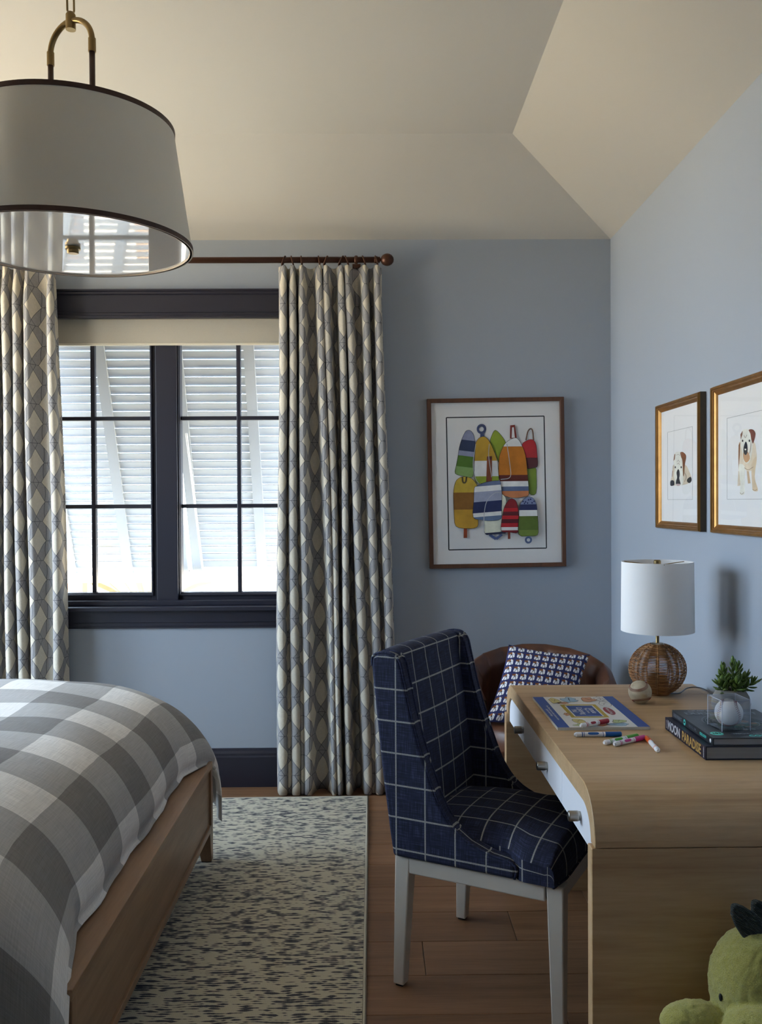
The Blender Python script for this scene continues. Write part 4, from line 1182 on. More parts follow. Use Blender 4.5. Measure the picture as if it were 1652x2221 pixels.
m.grid(seatf, 24, 36, lambda u, v: (0.52*(u-0.5)+0.01, v*0.58))
def seatside(sg):
    def f(u, v):
        a = seatf(0.0 if sg < 0 else 1.0, u); return (a[0], a[1], a[2]*(1-v)+0.384*v)
    return f
for sg in (-1, 1): m.grid(seatside(sg), 36, 3, lambda u, v: (u*0.58, 0.1*v))
m.build('seat_cushion', M_pane, CH, smooth=True)
m = MB(); m.tube([seatf(i/20, 0.995) for i in range(21)], 0.0045, 6); m.build('piping', M_pane, CH, boxuv=True, smooth=True)
# frame
fz0, fz1 = 0.337, 0.385
for sg in (-1, 1):
    y0, y1 = sg*(HWc-0.012), sg*(HWc-0.045)
    m = MB(); m.box(0.045, 0.450, min(y0, y1), max(y0, y1), fz0, fz1); m.build('side_rail', M_greypaint, CH, bevel=0.004)
for x0, x1 in ((0.012, 0.045), (0.462, 0.492)):
    m = MB(); m.box(x0, x1, -(HWc-0.05), HWc-0.05, fz0, fz1); m.build('cross_rail', M_greypaint, CH, bevel=0.004)
for sg in (-1, 1):
    for (xt, xb) in ((0.0, -0.008), (0.452, 0.462)):
        yo = sg*(HWc-0.012); m = MB()
        tw, bw = 0.048, 0.034
        a = [(xt, yo, fz1), (xt+tw, yo, fz1), (xt+tw, yo-sg*tw, fz1), (xt, yo-sg*tw, fz1)]
        b0 = xb if xt < 0.1 else xb+0.004
        b = [(b0, yo, 0.006), (b0+bw, yo, 0.006), (b0+bw, yo-sg*bw, 0.006), (b0, yo-sg*bw, 0.006)]
        m.hexa(a, b); lg = m.build('leg', M_greypaint, CH, bevel=0.004)
        m = MB(); m.box(b0+0.006, b0+bw-0.006, min(yo-sg*0.006, yo-sg*(bw-0.006)), max(yo-sg*0.006, yo-sg*(bw-0.006)), 0.0, 0.0065); m.build('foot_pad', M_black, lg)

# ---------------------------------------------------------------- leather armchair in the corner
AC = thing('leather_armchair', 'brown leather barrel armchair in the corner behind the desk', 'armchair', (0.735, 3.95, 0.0), -0.10)
def ring_top(a):                                       # a: 0 at the back, +-1 at the arm fronts
    return 0.735-0.10*abs(a)**1.6-0.06*abs(a)**5
RO_, RI_ = 0.345, 0.262
nch = 11
m = MB(); NA = 88
def shell(u, v):
    a = 2*u-1; th = math.pi/2 + a*math.radians(118)
    ch = abs(math.sin(nch*math.pi*u)); zt_ = ring_top(a)
    prof = [(RO_-0.03, 0.13), (RO_, 0.16), (RO_+0.004, 0.45), (RO_, zt_-0.06), (RO_-0.018, zt_-0.014), ((RO_+RI_)/2, zt_), (RI_+0.02, zt_-0.016), (RI_+0.0, zt_-0.06), (RI_+0.006, 0.55), (RI_+0.010, 0.38)]
    k = v*(len(prof)-1); i = min(int(k), len(prof)-2); f = k-i
    r = prof[i][0]*(1-f)+prof[i+1][0]*f; z = prof[i][1]*(1-f)+prof[i+1][1]*f
    if v > 0.55: r -= 0.012*(ch-0.4)
    sxy = 0.98
    return (r*math.cos(th)*sxy, r*math.sin(th)*0.95, z)
m.grid(shell, NA, 36)
for uu in (0.0, 1.0):
    ring_ = [shell(uu, j/36) for j in range(37)]
    m.add(ring_, [tuple(range(37))])
m.build('barrel_back', M_leather, AC, smooth=True)
m = MB(); m.lathe([(0.0, 0.40), (0.19, 0.455), (0.235, 0.448), (0.252, 0.425), (0.255, 0.36), (0.242, 0.34), (0.0, 0.34)][::-1], (0, -0.02, 0), 48); m.build('seat_cushion', M_leather, AC, smooth=True)
m = MB(); m.lathe([(0.0, 0.13), (0.27, 0.13), (0.28, 0.15), (0.28, 0.335), (0.0, 0.335)], (0, -0.02, 0), 48); m.build('seat_base', M_leather, AC, smooth=False)
for i in range(4):
    w = math.pi/4+i*math.pi/2
    m = MB(); m.lathe([(0.0, 0.0), (0.014, 0.0), (0.022, 0.132), (0.0, 0.132)], (0.24*math.cos(w), 0.24*math.sin(w)-0.02, 0), 14); m.build('leg', M_frame, AC)

# pillow
pcs = [atY(1103, 1398, 4.03), atY(1279, 1420, 4.00), atY(1236, 1592, 3.80), atY(1050, 1566, 3.82)]
pc_ = sum(pcs, Vector())/4
ux = ((pcs[1]-pcs[0])+(pcs[2]-pcs[3])).normalized(); uy = ((pcs[0]-pcs[3])+(pcs[1]-pcs[2])); uy = (uy-ux*uy.dot(ux)).normalized(); un = ux.cross(uy)
pw = ((pcs[1]-pcs[0]).length+(pcs[2]-pcs[3]).length)/4; phh = ((pcs[0]-pcs[3]).length+(pcs[1]-pcs[2]).length)/4
m = MB(pc_)
def pil(sg):
    def f(u, v):
        a, b = 2*u-1, 2*v-1
        t = 0.062*(max(0, 1-a**2)*max(0, 1-b**2))**0.42*sg
        X_ = a*pw*(1-0.075*(1-b*b)); Y_ = b*phh*(1-0.075*(1-a*a))
        p = pcs[3]*(1-u)*(1-v)+pcs[2]*u*(1-v)+pcs[1]*u*v+pcs[0]*(1-u)*v
        inset = (pc_-p)*0.0
        p = p + ux*(X_-a*pw) + uy*(Y_-b*phh)
        return p+un*t
    return f
for sg in (1, -1): m.grid(pil(sg), 26, 26, lambda u, v: (u*pw*2, v*phh*2))
o = m.build('pillow', M_dogprint, None, smooth=True); o.location = pc_
tag(o, 'navy throw pillow printed with white dog faces on the armchair', 'pillow')

# ---------------------------------------------------------------- table lamp on the desk
LP = Vector((0.955, 3.0, DZ))
lamp = thing('table_lamp', 'table lamp with round woven rattan base and white drum shade', 'table lamp', LP)
zc2, rz, rxy = 0.0850, 0.0855, 0.0925
m = MB(); nr = 42; nk = 16
for k in range(nr):
    t = -math.pi/2+0.34+(math.pi-0.62)*k/(nr-1)
    pts = []
    for i in range(112):
        w = 2*math.pi*i/112
        lob = 0.0016*math.cos(nk*w*0.5) + 0.0009*math.sin(nk*w*0.5+(math.pi if k % 2 else 0))
        rr = rxy*math.cos(t)+lob
        pts.append((rr*math.cos(w), rr*math.sin(w), zc2+rz*math.sin(t)))
    m.tube(pts, 0.0017, 5, closed=True)
m.build('rattan_weave', M_wicker, lamp, smooth=True)
m = MB()
for i in range(nk):
    w = 2*math.pi*(i+0.25)/nk
    m.tube([((rxy-0.0005)*math.cos(t)*math.cos(w), (rxy-0.0005)*math.cos(t)*math.sin(w), zc2+rz*math.sin(t)) for t in [-1.25+2.5*j/20 for j in range(21)]], 0.0019, 5)
m.build('rattan_rib', M_wicker, lamp, smooth=True)
m = MB(); m.lathe([(0.0, 0.0), (0.038, 0.0), (0.041, 0.004), (0.038, 0.010), (0.0, 0.010)], n=32); m.build('foot', M_wicker, lamp)
m = MB(); m.lathe([(0.0, 0.162), (0.020, 0.162), (0.023, 0.167), (0.018, 0.172), (0.0, 0.172)], n=32); m.build('cap', M_nickel, lamp)
m = MB(); m.tube([(0, 0, 0.01), (0, 0, 0.30)], 0.0058, 14); m.build('stem', M_brass, lamp, smooth=True)
s0_, s1_ = 0.212, 0.444; sr0, sr1 = 0.1190, 0.1165
m = MB(); m.lathe([(sr0, s0_), (sr1, s1_), (sr1-0.0022, s1_), (sr0-0.0022, s0_)], n=72, close=True); sh = m.build('shade', M_linen, lamp, smooth=True)
md = sh.modifiers.new('edge', 'EDGE_SPLIT'); md.split_angle = 0.8
m = MB()
for i in range(3):
    w = i*2*math.pi/3+0.4; m.tube([(0, 0, s1_-0.012), (sr1*math.cos(w), sr1*math.sin(w), s1_-0.003)], 0.0016, 6)
m.build('spider', M_brass, lamp)
m = MB(); m.lathe([(0.0, s1_-0.014), (0.012, s1_-0.014), (0.012, s1_+0.002), (0.009, s1_+0.006), (0.0, s1_+0.006)], n=24); m.build('finial', M_brass, lamp)
m = MB(); m.lathe([(0.0, 0.30), (0.017, 0.30), (0.017, 0.345), (0.0, 0.345)], n=20); m.build('socket', M_brass, lamp)
m = MB(); m.lathe([(0.0, 0.345), (0.014, 0.35), (0.028, 0.385), (0.020, 0.412), (0.0, 0.42)], n=20); m.build('bulb', M_white, lamp, smooth=True)
m = MB(); pts = crom([(0.04, -0.01, 0.003), (0.075, 0.0, 0.0025), (0.11, 0.03, 0.012), (0.145, 0.02, 0.016), (0.172, -0.02, 0.006), (0.186, -0.045, -0.02), (0.195, -0.06, -0.2), (0.198, -0.06, -0.5)], 5)
m.tube(pts, 0.0024, 6); m.build('cable', M_cable, lamp, smooth=True)

# ---------------------------------------------------------------- baseballs
def seam_frame(view, upv, how):
    v = Vector(view).normalized(); u = Vector(upv); u = (u-v*u.dot(v)).normalized()
    if how == 'pole': z, x = v, u; y = z.cross(x)
    else: y, z = v, u; x = y.cross(z)
    return Matrix((x, y, z)).transposed()
def baseball(name, label, c, r, skin, rot):
    t = thing(name, label, 'baseball', (c[0], c[1], c[2]-r)); off = Vector((0, 0, r)); Mx = rot
    m = MB(); prof = [(r*math.sin(math.pi*i/24), -r*math.cos(math.pi*i/24)) for i in range(25)]
    prof[0] = (0, -r); prof[-1] = (0, r)
    m.lathe(prof, off, 40); m.build('cover', skin, t, smooth=True)
    m = MB(); n = 104; A = 0.44
    def seam(w):
        # classic ball seam
        a = math.pi/2-(math.pi/2-A)*math.cos(w); b = w/2+A*math.sin(2*w)
        return Vector((math.sin(a)*math.cos(b), math.sin(a)*math.sin(b), math.cos(a)))
    for i in range(n):
        w = 4*math.pi*i/n
        p = seam(w); q = seam(w+0.02); tan = (q-p).normalized(); sd = p.cross(tan)
        for s_ in (-1, 1):
            a = (p+tan*0.012).normalized(); b = (p+sd*s_*0.125-tan*0.055).normalized()
            mid = (a+b).normalized()
            m.tube([off+Mx@(a*r*1.002), off+Mx@(mid*r*1.014), off+Mx@(b*r*1.003)], r*0.016, 4)
    m.build('stitches', M_stitch, t)
    return t
baseball('baseball', 'scuffed loose baseball lying on the desk before the lamp', (0.855, 2.862, DZ+0.0365), 0.0365, M_oldball, seam_frame((-0.30, -0.93, -0.12), (-0.22, 0.0, 1.0), 'pole'))

# ---------------------------------------------------------------- drawing pad and markers
pad = thing('drawing_pad', 'blue and white colouring pad lying at the far end of the desk', 'pad', (0.653, 2.728, DZ))
O = Vector(pad.location); px0, px1, py0, py1 = -0.131, 0.131, -0.198, 0.198
m = MB(); m.box(px0, px1, py0, py1, 0.0002, 0.0080); m.build('paper_block', flat('pad_paper', (220, 216, 206), 0.9, 0.08, 300), pad)
M_cover = flat('pad_cover_white', (226, 224, 220), 0.45); M_pblue = flat('pad_blue_print', (38, 74, 150), 0.45); M_pgold = flat('pad_gold_print', (190, 160, 36), 0.5)
M_pred = flat('pad_red_print', (160, 24, 40), 0.45); M_pal = flat('pad_pale_blue_print', (158, 190, 212), 0.5); M_pgreen = flat('pad_pale_green_print', (182, 196, 140), 0.5)
M_pyel = flat('pad_pale_yellow_print', (216, 200, 128), 0.5); M_porg = flat('pad_pale_orange_print', (216, 158, 120), 0.5)
m = MB(); m.box(px0, px1, py0, py1, 0.0080, 0.0086); m.build('cover', M_cover, pad)
def place_pad(x, y, k): return (x, y, 0.0087+k*0.00003)
pr = Print(place_pad)
pr.poly([(px0, py0), (px0+0.034, py0), (px0+0.034, py1), (px0, py1)], M_pblue)
pr.poly([(px1-0.034, py0), (px1, py0), (px1, py1), (px1-0.034, py1)], M_pblue)
pr.poly([(-0.066, -0.085), (0.046, -0.085), (0.046, 0.085), (-0.066, 0.085)], M_pgold)
pr.poly([(-0.054, -0.072), (0.034, -0.072), (0.034, 0.072), (-0.054, 0.072)], M_cover)
pr.poly([(-0.050, -0.068), (0.030, -0.068), (0.030, 0.068), (-0.050, 0.068)], M_pblue)
pr.disc((0.066, -0.005), 0.017, M_cover, 24, 3.3); pr.disc((0.066, -0.005), 0.0145, M_pred, 24, 3.4)
pr.build('cover_print', pad)
def blob(cx, cy, rx, ry, mat, seed):
    pr = Print(lambda x, y, k: (x, y, 0.0092+k*0.00003)); rr = random.Random(seed); pts = [(cx+rx*(1+rr.uniform(-.28, .28))*math.cos(2*math.pi*i/12), cy+ry*(1+rr.uniform(-.28, .28))*math.sin(2*math.pi*i/12)) for i in range(12)]
    pts = crom(pts, 3, True); pr.poly(pts, mat); pr.line(pts+[pts[0]], 0.0011, M_ink)
    for q in range(3):
        w = rr.uniform(0, 6.28); pr.line(crom([(cx-rx*.6*math.cos(w), cy-ry*.6*math.sin(w)), (cx+rr.uniform(-.2, .2)*rx, cy+rr.uniform(-.2, .2)*ry), (cx+rx*.6*math.cos(w), cy+ry*.6*math.sin(w))], 3), 0.0009, M_ink)
    pr.build('drawing', pad)
blob(-0.022, 0.150, 0.024, 0.036, M_pal, 1); blob(0.040, 0.150, 0.022, 0.036, M_porg, 2); blob(0.078, 0.158, 0.014, 0.03, M_cover, 3)
blob(-0.072, 0.138, 0.018, 0.036, M_pyel, 4); blob(-0.052, 0.104, 0.016, 0.014, M_porg, 5); blob(0.076, 0.085, 0.016, 0.035, M_cover, 6)
blob(-0.072, -0.045, 0.010, 0.018, M_porg, 7); blob(-0.055, -0.130, 0.020, 0.030, M_pyel, 8); blob(-0.050, -0.175, 0.030, 0.016, M_pgreen, 9)
blob(0.050, -0.170, 0.028, 0.018, M_pal, 10); blob(0.060, -0.135, 0.022, 0.018, M_pgreen, 11); blob(0.0, -0.165, 0.018, 0.024, M_porg, 12)
down = (0, -1, 0); right = (1, 0, 0)                    # pad's text reads towards the camera, its top to the right
for body, x, sz in (('Jumbo', 0.017, 0.026), ('Multi-Theme', 0.000, 0.012), ('Coloring', -0.018, 0.026), ('Pad', -0.038, 0.024)):
    lettering('title_lettering', body, sz, M_cover, pad, basis((x, 0.0, 0.0090), down, right), ext=0.0001)
lettering('oval_lettering', 'Melissa & Doug', 0.0125, M_cover, pad, basis((0.066, -0.005, 0.0094), down, right), ext=0.0001)
lettering('band_lettering', 'Over 50 fun pictures to color, doodle and share\ngreat for kids of all ages', 0.0095, M_cover, pad, basis((px0+0.017, -0.02, 0.0090), down, right), ext=0.0001)

def marker(label, p_cap, p_tail, z, rgb, r=0.0069):
    """p_cap: coloured cap end, p_tail: white tail end"""
    a, b = Vector((*p_tail, z+r)), Vector((*p_cap, z+r)); d = b-a; L_ = d.length; d.normalize()
    t = thing('marker', label, 'marker', ((a.x+b.x)/2, (a.y+b.y)/2, z), group='felt markers on the desk')
    O = Vector(t.location); Mx = d.to_track_quat('Z', 'Y').to_matrix()
    M_c = flat('marker_ink_%d_%d_%d' % rgb, rgb, 0.35)
    def seg(name, prof, mat, par=t):
        m = MB(O); m.lathe(prof, a, 22, Mx); return m.build(name, mat, par, smooth=False, bevel=0.0004, seg=1)
    seg('barrel', [(0, 0.010), (r*0.93, 0.010), (r*0.93, L_*0.66), (0, L_*0.66)], M_white)
    seg('tail_plug', [(0, 0.0), (r*0.55, 0.0), (r*0.62, 0.0015), (r*0.62, 0.003), (r*0.86, 0.004), (r*0.97, 0.006), (r*0.97, 0.0175), (0, 0.0175)], M_white)
    seg('cap', [(0, L_*0.655), (r, L_*0.655), (r*0.985, L_-0.002), (r*0.90, L_), (0, L_)], M_c)
    seg('stripe', [(r*0.90, 0.020), (r*0.945, 0.020), (r*0.945, 0.023), (r*0.90, 0.023)], M_c); seg('stripe', [(r*0.90, 0.0255), (r*0.945, 0.0255), (r*0.945, 0.0275), (r*0.90, 0.0275)], M_c)
    seg('stripe', [(r*0.90, L_*0.60), (r*0.945, L_*0.60), (r*0.945, L_*0.615), (r*0.90, L_*0.615)], M_c)
    # printed oval patch wrapped on the camera side
    m = MB(O); s0, s1 = 0.036, L_*0.52
    side = d.cross(Vector((0, 0, 1))).normalized()
    if side.y > 0: side = -side
    def f(u, v):
        s = s0+(s1-s0)*u; e_ = math.sqrt(max(0.0, 1-(2*u-1)**4)); w = 0.70+(v-0.5)*1.25*e_
        return a+d*s+(side*math.cos(w)+Vector((0, 0, 1))*math.sin(w))*r*0.945
    m.grid(f, 14, 6); m.build('brand_patch', M_c, t)
    return t
def dz(px, py, z): p = atZ(px, py, z); return (p.x, p.y)
ZP = DZ+0.0100
marker('red marker lying on the colouring pad', dz(1318, 1563, ZP+0.007), dz(1258, 1574, ZP+0.007), ZP, (170, 22, 44))
marker('blue marker lying on the desk along the pad edge', dz(1347, 1592, DZ+0.007), dz(1245, 1593, DZ+0.007), DZ, (12, 84, 160))
marker('green marker lying behind the pink one', dz(1382, 1596, DZ+0.007), dz(1309, 1611, DZ+0.007), DZ, (84, 176, 52))
marker('pink marker between the green and orange ones', dz(1397, 1599, DZ+0.007), dz(1331, 1614, DZ+0.007), DZ, (206, 48, 140))
marker('orange marker pointing at the books', dz(1402, 1600, DZ+0.007), dz(1427, 1628, DZ+0.007), DZ, (228, 92, 24))

# ---------------------------------------------------------------- books
def book(label, x0, x1, y0, y1, z0, th, rgb, pages):
    t = thing('book', label, 'book', ((x0+x1)/2, (y0+y1)/2, z0), group='stacked books on the desk'); O = Vector(t.location)
    Mc = flat('book_cover_%d_%d_%d' % rgb, rgb, 0.35); c = 0.0028
    for a, b in ((z0+0.0003, z0+c), (z0+th-c, z0+th)):
        m = MB(O); m.box(x0, x1, y0, y1, a, b); m.build('cover_board', Mc, t, bevel=0.0006, seg=1)
    m = MB(O); m.box(x0, x0+0.003, y0, y1, z0+c, z0+th-c); m.build('spine', Mc, t)
    m = MB(O); m.box(x0+0.003, x1-0.004, y0+0.004, y1-0.004, z0+c, z0+th-c); m.build('page_block', pages, t)
    return t, O
def pagesm(name, rgb):
    g = G(name); x, y, z = g.sep(g.coord('Object')); n = g.noise(g.scale(g.coord('Object'), (2, 2, 900)), 1.0, 3.0)
    return g.fin(g.mix(n, lin(tuple(int(v*0.66) for v in rgb)), lin(rgb)), 0.8)
B1, O1 = book('thick navy hardback, lower of the stack, with gold title on the spine', 0.829, 1.075, 2.228, 2.536, DZ, 0.0345, (26, 25, 48), pagesm('grey_page_edges', (176, 176, 178)))
zB = DZ+0.0345
B2, O2 = book('thin charcoal hardback lying on the navy book', 0.848, 1.085, 2.230, 2.534, zB, 0.0205, (44, 47, 52), pagesm('pale_page_edges', (186, 188, 194)))
zT = zB+0.0205
M_silver = flat('silver_lettering', (196, 198, 206), 0.4); M_goldtx = flat('gold_lettering', (186, 150, 84), 0.4); M_teal = flat('teal_print', (86, 214, 200), 0.45); M_greytx = flat('grey_lettering', (120, 128, 138), 0.45)
dn = (0, -1, 0); up = (0, 0, 1)
def spine_text(body, yy, zz, sz, mat, par, O, x, **kw): return lettering('spine_lettering', body, sz, mat, par, basis((x-O.x-0.0004, yy-O.y, zz-O.z), dn, up), ext=0.0002, **kw)
zm = DZ+0.0172
spine_text('MOON', 2.463, zm, 0.0345, M_silver, B1, O1, 0.829, bold=0.0010, sx=0.92)
spine_text('PARADISE', 2.328, zm, 0.0345, M_goldtx, B1, O1, 0.829, bold=0.0010, sx=0.92)
lettering('spine_lettering', 'JANUS', 0.0075, M_silver, B1, basis((0.829-O1.x-0.0004, 2.523-O1.y, zm-O1.z), (0, 0, -1), (0, -1, 0)), ext=0.0002)
lettering('spine_lettering', 'ASSOULINE', 0.0052, M_silver, B1, basis((0.829-O1.x-0.0004, 2.240-O1.y, zm-O1.z), (0, 0, -1), (0, -1, 0)), ext=0.0002, bold=0.0002)
z2 = zB+0.0102
spine_text('DUDE PERFECT', 2.487, z2, 0.013, M_greytx, B2, O2, 0.848, sx=0.75, bold=0.0003)
m = MB(O2); m.lathe([(0, -0.0006), (0.0082, -0.0006), (0.0082, 0.0004), (0, 0.0004)], (0.848, 2.432, z2), 20, Matrix.Rotation(math.pi/2, 3, 'Y')); m.build('spine_badge', M_teal, B2)
lettering('spine_lettering', '101', 0.0062, flat('dark_badge_lettering', (30, 40, 44), 0.5), B2, basis((0.848-O2.x-0.0009, 2.432-O2.y, z2-O2.z), dn, up), ext=0.0002, bold=0.0002)
spine_text('TRICKS, TIPS,', 2.372, z2, 0.0105, M_greytx, B2, O2, 0.848)
spine_text('COOL STUFF', 2.296, z2, 0.0098, M_teal, B2, O2, 0.848, sx=0.8, bold=0.0003)
m = MB(O2); m.lathe([(0, -0.0006), (0.0052, -0.0006), (0.0052, 0.0004), (0, 0.0004)], (0.848, 2.245, z2), 16, Matrix.Rotation(math.pi/2, 3, 'Y')); m.build('spine_badge', M_white, B2)
rt = (1, 0, 0); fw2 = (0, 1, 0); ztx = zT-O2.z+0.0004
lettering('cover_lettering', 'DUDE PERFECT', 0.033, M_greytx, B2, basis((0.968-O2.x, 2.485-O2.y, ztx), rt, fw2), ext=0.0002, bold=0.0012, sx=0.88)
lettering('cover_lettering', 'COBY, CORY, GARRETT, CODY, AND TYLER', 0.008, M_silver, B2, basis((0.966-O2.x, 2.518-O2.y, ztx), rt, fw2), ext=0.0002)
lettering('cover_lettering', 'TRICKS, TIPS, AND', 0.0135, M_greytx, B2, basis((0.968-O2.x, 2.268-O2.y, ztx), rt, fw2), ext=0.0002, bold=0.0003)
lettering('cover_lettering', 'COOL STUFF', 0.020, M_teal, B2, basis((1.005-O2.x, 2.248-O2.y, ztx), rt, fw2), ext=0.0002, bold=0.0004)
pr = Print(lambda x, y, k: Vector((x, y, zT+0.0003+k*0.00003))-O2)
pr.disc((0.874, 2.272), 0.0165, M_teal, 24)
cc = random.Random(5)
cols = [flat('cover_art_teal', (96, 128, 128), 0.45), flat('cover_art_tan', (150, 112, 92), 0.45), flat('cover_art_green', (86, 104, 88), 0.45), flat('cover_art_grey', (136, 142, 148), 0.45), flat('cover_art_dark', (34, 52, 60), 0.45)]
pr.disc((0.965, 2.375), 0.082, cols[4], 28)
for k in range(26):
    w = cc.uniform(0, 6.28); r_ = cc.uniform(0.01, 0.075); pr.disc((0.965+r_*math.cos(w), 2.375+r_*math.sin(w)), cc.uniform(0.006, 0.018), cols[k % 4], 9, cc.uniform(0.4, 1.2))
for k in range(4): pr.ring((0.965, 2.375), 0.058+k*0.009, 0.0592+k*0.009, cols[3], 28)
pr.build('cover_art', B2)
lettering('cover_lettering', '101', 0.016, flat('badge_number', (30, 46, 48), 0.5), B2, basis((0.874-O2.x, 2.272-O2.y, ztx+0.0006), rt, fw2), ext=0.0002, bold=0.0004)

# ---------------------------------------------------------------- ball in an acrylic cube, on the books
cs = 0.078; crot = math.radians(6)
cube = thing('display_cube', 'clear acrylic display cube holding a baseball on the books', 'display cube', (0.928, 2.330, zT), crot)
h = cs/2; tw = 0.0026
m = MB(); m.box(-h, h, -h, h, 0.0, 0.004); m.build('base', M_acrylic, cube)
for (x0, x1, y0, y1) in ((-h, h, -h, -h+tw), (-h, h, h-tw, h), (-h, -h+tw, -h+tw, h-tw), (h-tw, h, -h+tw, h-tw)):
    m = MB(); m.box(x0, x1, y0, y1, 0.004, cs); m.build('side_panel', M_acrylic, cube)
m = MB(); m.box(-h, h, -h, h, cs, cs+tw); m.build('lid', M_acrylic, cube)
M_edge = flat('polished_acrylic_edge', (214, 220, 234), 0.12)
for sx in (-1, 1):
    for sy in (-1, 1):
        m = MB(); m.tube([(sx*(h-0.0006), sy*(h-0.0006), 0.001), (sx*(h-0.0006), sy*(h-0.0006), cs+tw)], 0.0009, 6); m.build('edge', M_edge, cube)
for zz in (cs+tw*0.6,):
    m = MB(); m.tube([(-h, -h, zz), (h, -h, zz), (h, h, zz), (-h, h, zz)], 0.0009, 6, closed=True); m.build('edge', M_edge, cube)
m = MB(); m.lathe([(0.006, 0.004), (0.012, 0.004), (0.010, 0.0045), (0.006, 0.0046)], n=16, close=True); m.build('cradle', M_acrylic, cube)
baseball('baseball', 'clean white baseball inside the clear cube', (0.928, 2.330, zT+0.0043+0.0355), 0.0355, M_newball, seam_frame((-0.37, -0.92, 0.1), (0, 0, 1), 'tongue'))

# ---------------------------------------------------------------- planter with succulent
PP = Vector((1.058, 2.640, DZ))
pot = thing('succulent_planter', 'green succulent in a round grey concrete pot behind the books', 'potted plant', PP)
m = MB(); m.lathe([(0.0, 0.0), (0.030, 0.0), (0.043, 0.012), (0.0535, 0.036), (0.055, 0.050), (0.051, 0.070), (0.040, 0.089), (0.036, 0.092), (0.033, 0.088), (0.040, 0.070), (0.0, 0.070)], n=48); m.build('pot', M_concrete, pot, smooth=True)
m = MB(); m.lathe([(0.0, 0.078), (0.037, 0.076), (0.037, 0.070), (0, 0.070)], n=24); m.build('soil', M_soil, pot)
rl = random.Random(11)
def leaf_mesh():
    m = MB(); n = 7
    prof = [(0.0, 0.0018), (0.2, 0.0044), (0.45, 0.0066), (0.7, 0.0066), (0.88, 0.0042), (1.0, 0.0006)]
    pts = []; vs = []; fs = []
    for (t, w) in prof:
        for k in range(6):
            a_ = 2*math.pi*k/6; vs.append((w*math.cos(a_), w*0.45*math.sin(a_)+0.006*t*t, 0.032*t))
    for i in range(len(prof)-1):
        for k in range(6): fs.append((i*6+k, i*6+(k+1) % 6, (i+1)*6+(k+1) % 6, (i+1)*6+k))
    fs.append(tuple(range(5, -1, -1))); fs.append(tuple(30+k for k in range(6)))
    m.add(vs, fs); return m
lf0 = None
stems = [((-0.010, -0.006), (-0.026, -0.010, 0.150)), ((0.004, -0.004), (0.004, -0.004, 0.163)), ((0.012, 0.0), (0.040, -0.006, 0.128)), ((-0.004, 0.008), (-0.020, 0.018, 0.120)),
         ((0.010, 0.010), (0.030, 0.022, 0.150)), ((0.0, -0.014), (0.008, -0.030, 0.112)), ((0.016, -0.010), (0.058, -0.014, 0.112)), ((-0.014, -0.012), (-0.040, -0.020, 0.108))]
for si, (b, tp) in enumerate(stems):
    base = Vector((b[0], b[1], 0.074)); top = Vector(tp)
    st = MB(); st.tube([base, base.lerp(top, 0.5)+Vector((0, 0, 0.004)), top], [0.0032, 0.0028, 0.0022], 7)
    so_ = st.build('stem', M_leaf, pot, smooth=True)
    axis = (top-base).normalized(); nl = 15
    for k in range(nl):
        f = 0.30+0.70*k/(nl-1); p = base.lerp(top, f); az = k*2.399+si
        open_ = 1.18-0.95*max(0.0, (f-0.55)/0.45)
        side_ = axis.orthogonal().normalized(); side_.rotate(Matrix.Rotation(az, 3, axis))
        dr_ = (axis*math.cos(open_)+side_*math.sin(open_)).normalized()
        q = dr_.to_track_quat('Z', 'Y')
        if lf0 is None: lf0 = leaf_mesh().build('leaf', M_leaf, so_, smooth=True); o = lf0
        else: o = lf0.copy(); COL.objects.link(o); o.parent = so_
        o.location = p; o.rotation_mode = 'QUATERNION'; o.rotation_quaternion = q
        s_ = (0.82 if f > 0.9 else 1.0)*rl.uniform(0.75, 1.1); o.scale = (s_, s_, s_)

# ---------------------------------------------------------------- green plush dinosaur at the desk end
PD = Vector((0.795, 1.855, 0.0))
dino = thing('plush_dinosaur', 'green plush dinosaur with charcoal spikes in front of the desk', 'plush toy', PD)
def ball(mb, c, rx, ry, rz, n=28, k=18, rot=None):
    c = Vector(c); prof = [(math.sin(math.pi*i/k), -math.cos(math.pi*i/k)) for i in range(k+1)]; prof[0] = (0, -1); prof[-1] = (0, 1)
    b = len(mb.v); mb.lathe(prof, (0, 0, 0), n)
    for i in range(b, len(mb.v)):
        v = mb.v[i]; v = Vector((v[0]*rx, v[1]*ry, v[2]*rz))
        if rot: v.rotate(rot)
        mb.v[i] = tuple(v+c)
m = MB()
ball(m, (0.0, 0.0, 0.400), 0.097, 0.082, 0.121)         # head
ball(m, (-0.014, -0.072, 0.340), 0.084, 0.060, 0.064)   # muzzle
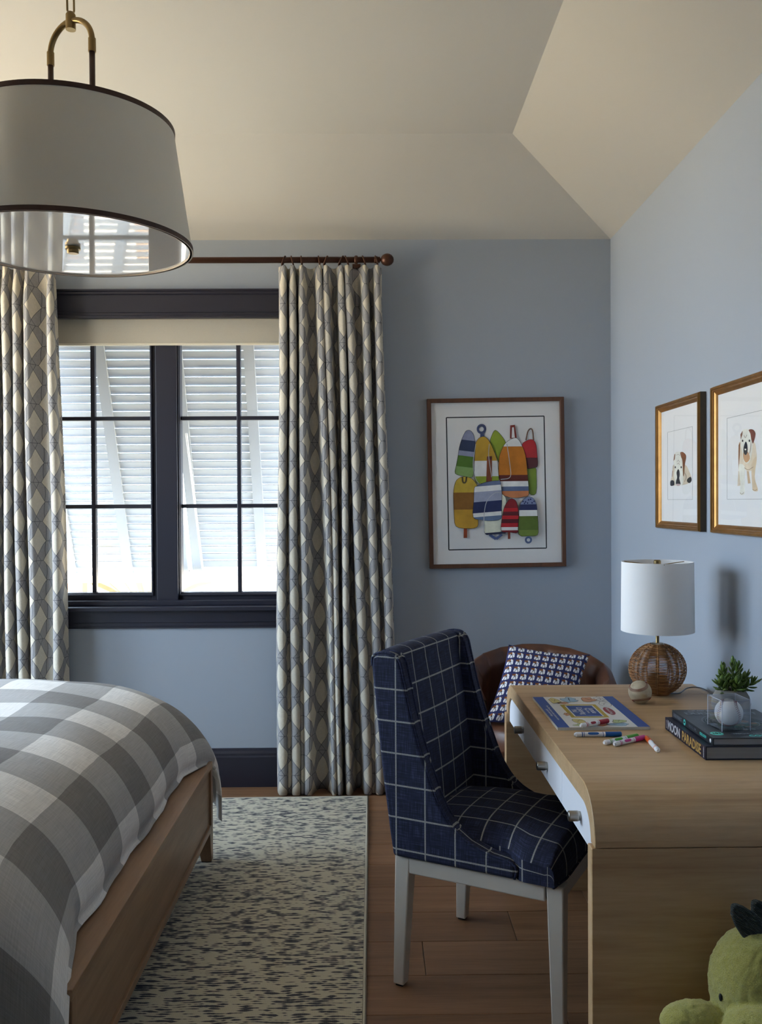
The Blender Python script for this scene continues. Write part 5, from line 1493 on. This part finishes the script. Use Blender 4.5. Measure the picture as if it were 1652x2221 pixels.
ball(m, (0.02, -0.01, 0.20), 0.115, 0.085, 0.140)       # body
ball(m, (0.02, -0.01, 0.10), 0.130, 0.095, 0.098)       # seat
ball(m, (-0.130, -0.020, 0.330), 0.078, 0.044, 0.046, rot=Euler((0, 0.10, 0)))
ball(m, (0.150, -0.020, 0.320), 0.078, 0.044, 0.046, rot=Euler((0, 0.35, 0)))
ball(m, (-0.07, -0.12, 0.053), 0.052, 0.105, 0.052)
ball(m, (0.10, -0.12, 0.053), 0.052, 0.105, 0.052)
me_o = m.build('body', M_plush, dino, smooth=True)
rmsh = me_o.modifiers.new('join', 'REMESH'); rmsh.mode = 'VOXEL'; rmsh.voxel_size = 0.0035; rmsh.use_smooth_shade = True
sm = me_o.modifiers.new('soft', 'SMOOTH'); sm.iterations = 12
tx = bpy.data.textures.new('plush_pile', 'CLOUDS'); tx.noise_scale = 0.012; tx.noise_depth = 2
dp = me_o.modifiers.new('pile', 'DISPLACE'); dp.texture = tx; dp.strength = 0.006; dp.mid_level = 0.5
for ex in (-0.066, 0.066):
    m = MB(); ball(m, (ex*1.32, -0.034, 0.392), 0.0035, 0.005, 0.008, 14, 10); m.build('eye', M_black, dino, smooth=True)
def spike(pts3, th):
    m = MB(); a = [Vector(p) for p in pts3]; cen = sum(a, Vector())/len(a)
    nn = (a[1]-a[0]).cross(a[2]-a[0]).normalized()*th
    m.hexa([p-nn*0.35 for p in a], [p+nn*0.35 for p in a])
    o = m.build('spike', M_cord, dino, bevel=0.004, seg=3, smooth=False); return o
def sp_px(l, Y): return [atY(x, y, Y)-PD for x, y in l]
spike(sp_px([(1595, 2010), (1585, 1985), (1586, 1963), (1596, 1960), (1612, 1966), (1640, 1983), (1651, 2005), (1651, 2022), (1640, 2040), (1622, 2052)], 1.84), 0.022)
spike([p+Vector((0.055, 0.03, -0.006)) for p in sp_px([(1595, 2010), (1585, 1985), (1586, 1963), (1596, 1960), (1612, 1966), (1640, 1983), (1651, 2005), (1651, 2022), (1640, 2040), (1622, 2052)], 1.84)], 0.022)
